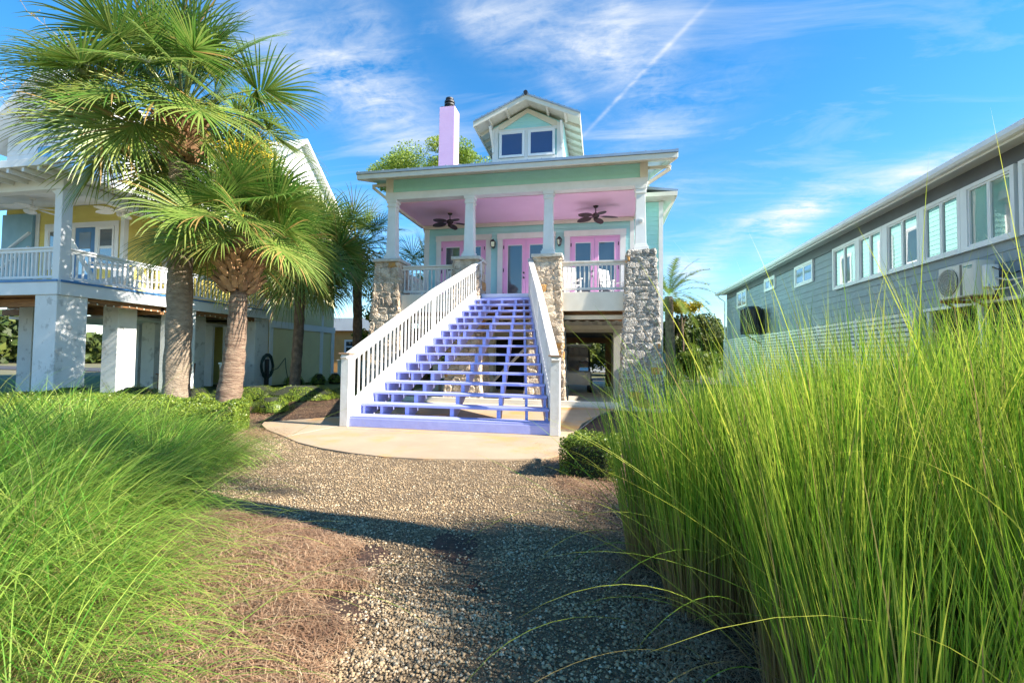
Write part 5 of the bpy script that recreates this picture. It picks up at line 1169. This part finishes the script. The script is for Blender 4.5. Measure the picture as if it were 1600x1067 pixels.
# long arching stray blades over the right bank
RA = [(.80, 2.3, .3, 26, 1.6, .2, .4, rad(195), .45, 1.3), (1.3, 2.6, .5, 120, 1.9, .08, .3, rad(170), .12, .5), (.55, 3.1, .3, 40, 1.45, .15, .35, rad(185), .35, 1.1), (2.3, 2.6, .7, 150, 1.95, .05, .3, rad(160), .10, .35), (3.0, 3.6, .7, 150, 2.0, .05, .3, rad(160), .10, .35), (1.6, 1.6, .4, 40, 1.9, .2, .4, rad(200), .3, 1.0)]
clumpgrass('arching_grass', 'long stray grass blades arching out of the right foreground clump over the path', RA, M_['grass'], 22, (.006, .011), yel=.5, seg=16)
LC = []
for (x, y, r, n, h, ws) in [(-4.6, 4.1, .35, 2200, .80, .4), (-5.0, 4.8, .45, 2200, .8, .5), (-5.6, 4.2, .45, 2400, 1.0, .45), (-4.7, 3.3, .40, 2400, 1.02, .5), (-5.8, 5.2, .5, 2000, .88, .4), (-6.6, 4.8, .5, 2000, 1.12, .4), (-3.95, 3.3, .25, 1300, .85, .5), (-5.4, 3.2, .4, 2000, 1.2, .5), (-4.2, 2.6, .35, 1900, 1.1, .5), (-6.9, 5.7, .5, 1400, .95, .4), (-7.6, 5.0, .6, 1600, 1.2, .35),
        (-3.35, 2.3, .3, 1700, 1.05, .5), (-3.7, 1.85, .3, 1500, 1.1, .5), (-2.9, 1.6, .28, 1500, 1.0, .5), (-2.3, 1.25, .24, 1200, .95, .45), (-2.6, 2.0, .2, 700, .8, .5), (-6.2, 3.6, .5, 1600, 1.4, .4), (-5.2, 2.4, .5, 1400, 1.3, .4), (-1.75, 1.15, .15, 500, .8, .4)]:
    LC.append((x, y, r, int(n*.52), h*1.05, .12, .6, rad(-8), ws*.8, 1.5))
clumpgrass('muhly_grass', 'fine arching dark green grass sweeping over the left foreground', LC, M_['grassl'], 31, (.0038, .0082), seg=9, yel=.42, browned=.5)
LA = [(-2.6, 1.7, .5, 60, 1.5, .3, .4, rad(5), .5, 1.1), (-3.4, 2.4, .6, 70, 1.6, .3, .5, rad(10), .4, 1.0), (-4.2, 3.4, .6, 70, 1.6, .25, .4, rad(0), .3, .9), (-2.2, 1.3, .3, 24, 1.4, .3, .4, rad(-10), .5, 1.2)]
clumpgrass('stray_grass', 'longer pale grass blades standing out of the left foreground grass', LA, M_['grassl'], 32, (.004, .007), yel=.8, seg=14)

# pine straw
def straw(name, label, n, xf, seed):
    R = np.random.RandomState(seed); x, y = xf(R, n); n = len(x); a = R.rand(n)*2*PI; L = R.uniform(.05, .15, n); z0 = mound(x, y)+R.rand(n)**2*.05; seg = 3
    P = np.zeros((n, seg+1, 3)); cur = R.normal(0, .5, n)
    for i in range(seg+1):
        t = i/seg; aa = a+cur*t; P[:, i, 0] = x+np.cos(aa)*L*(t-.5); P[:, i, 1] = y+np.sin(aa)*L*(t-.5); P[:, i, 2] = z0+.02*np.sin(t*PI)*R.rand(n)+R.normal(0, .10, n)*L*(t-.5)
    w = R.uniform(.0008, .0019, n)[:, None]; sv_ = np.stack([-np.sin(a), np.cos(a), np.zeros(n)], 1)[:, None, :]*w[:, :, None]; V = np.stack([P-sv_, P+sv_], 2).reshape(-1, 3)
    i0 = np.arange(seg)*2; F1 = np.stack([i0, i0+1, i0+3, i0+2], 1); F = (F1[None]+(np.arange(n)*(seg+1)*2)[:, None, None]).reshape(-1, 4)
    T = np.zeros((n, 2)); T[:, 0] = np.clip(R.normal(.25, .35, n), 0, 1); T[:, 1] = np.clip(np.where(R.rand(n) < .25, R.rand(n), 0)+1.3*np.maximum(0, vnoise(x*3, y*3, 7)-.5), 0, 1)
    tagp(link(name, arrmesh(name, V, F, M_['straw'], np.repeat(T, (seg+1)*2, 0))), label, 'pine straw', kind='stuff')
def sleft(R, n):
    y = R.uniform(1.2, 3.75, n); xl, xr = pathedge(y); x = xl+.14*np.sin(y*5)+.10*np.sin(y*13)+.12-np.abs(R.normal(0, 1, n))*1.15+R.normal(0, .05, n); ok = (x > -5); return x[ok], y[ok]
def sright(R, n):
    y = R.uniform(1.3, 7.2, n); xl, xr = pathedge(y); x = xr-.08+np.abs(R.normal(0, 1, n))*.6+R.normal(0, .06, n); return x, y
def sfar(R, n):
    x = R.uniform(-9.0, -5.2, n); y = R.uniform(7.4, 13, n); ok = (x < -6.7+(y-8.3)*.6) | (y > 9.4); ok &= x < -5.3-(y-9.3)*.3; return x[ok], y[ok]
def smid(R, n):
    x = R.normal(-6.1, .4, n); y = R.normal(6.7, .3, n); return x, y
straw('pine_straw', 'brown pine straw mulch mounded along the left side of the path', 70000, sleft, 41)
straw('pine_straw', 'thin pine straw along the right edge of the path under the tall grass', 22000, sright, 42)
straw('pine_straw', 'reddish pine straw bed between the hedge and the staircase', 26000, sfar, 43)
straw('pine_straw', 'small heap of orange pine straw at the end of the hedge beside the patio', 9000, smid, 44)
# little yellow flowers
def flower(x, y, z, label):
    t = thing('yellow_flower', (x, y, 0), label, 'flower', 'small yellow flowers in the right grass')
    B().tube([(x+.03, y, 0), (x+.01, y, z*.6), (x, y, z)], .003, 5).build('stem', M_['hedge'], t)
    b = B()
    for i in range(8):
        a = i*PI/4; b.add([(x, y, z), (x+.011*math.cos(a-.3), y-.012+.006, z+.011*math.sin(a-.3)), (x+.02*math.cos(a), y-.012, z+.02*math.sin(a)), (x+.011*math.cos(a+.3), y-.006, z+.011*math.sin(a+.3))], [(0, 1, 2, 3)])
    b.build('petals', M_['yel'], t)
flower(1.02, 1.32, .55, 'small yellow flower low among the right foreground grass blades, the upper one')
flower(1.05, 1.22, .42, 'small yellow flower at the bottom edge of the right foreground grass, the lower one')
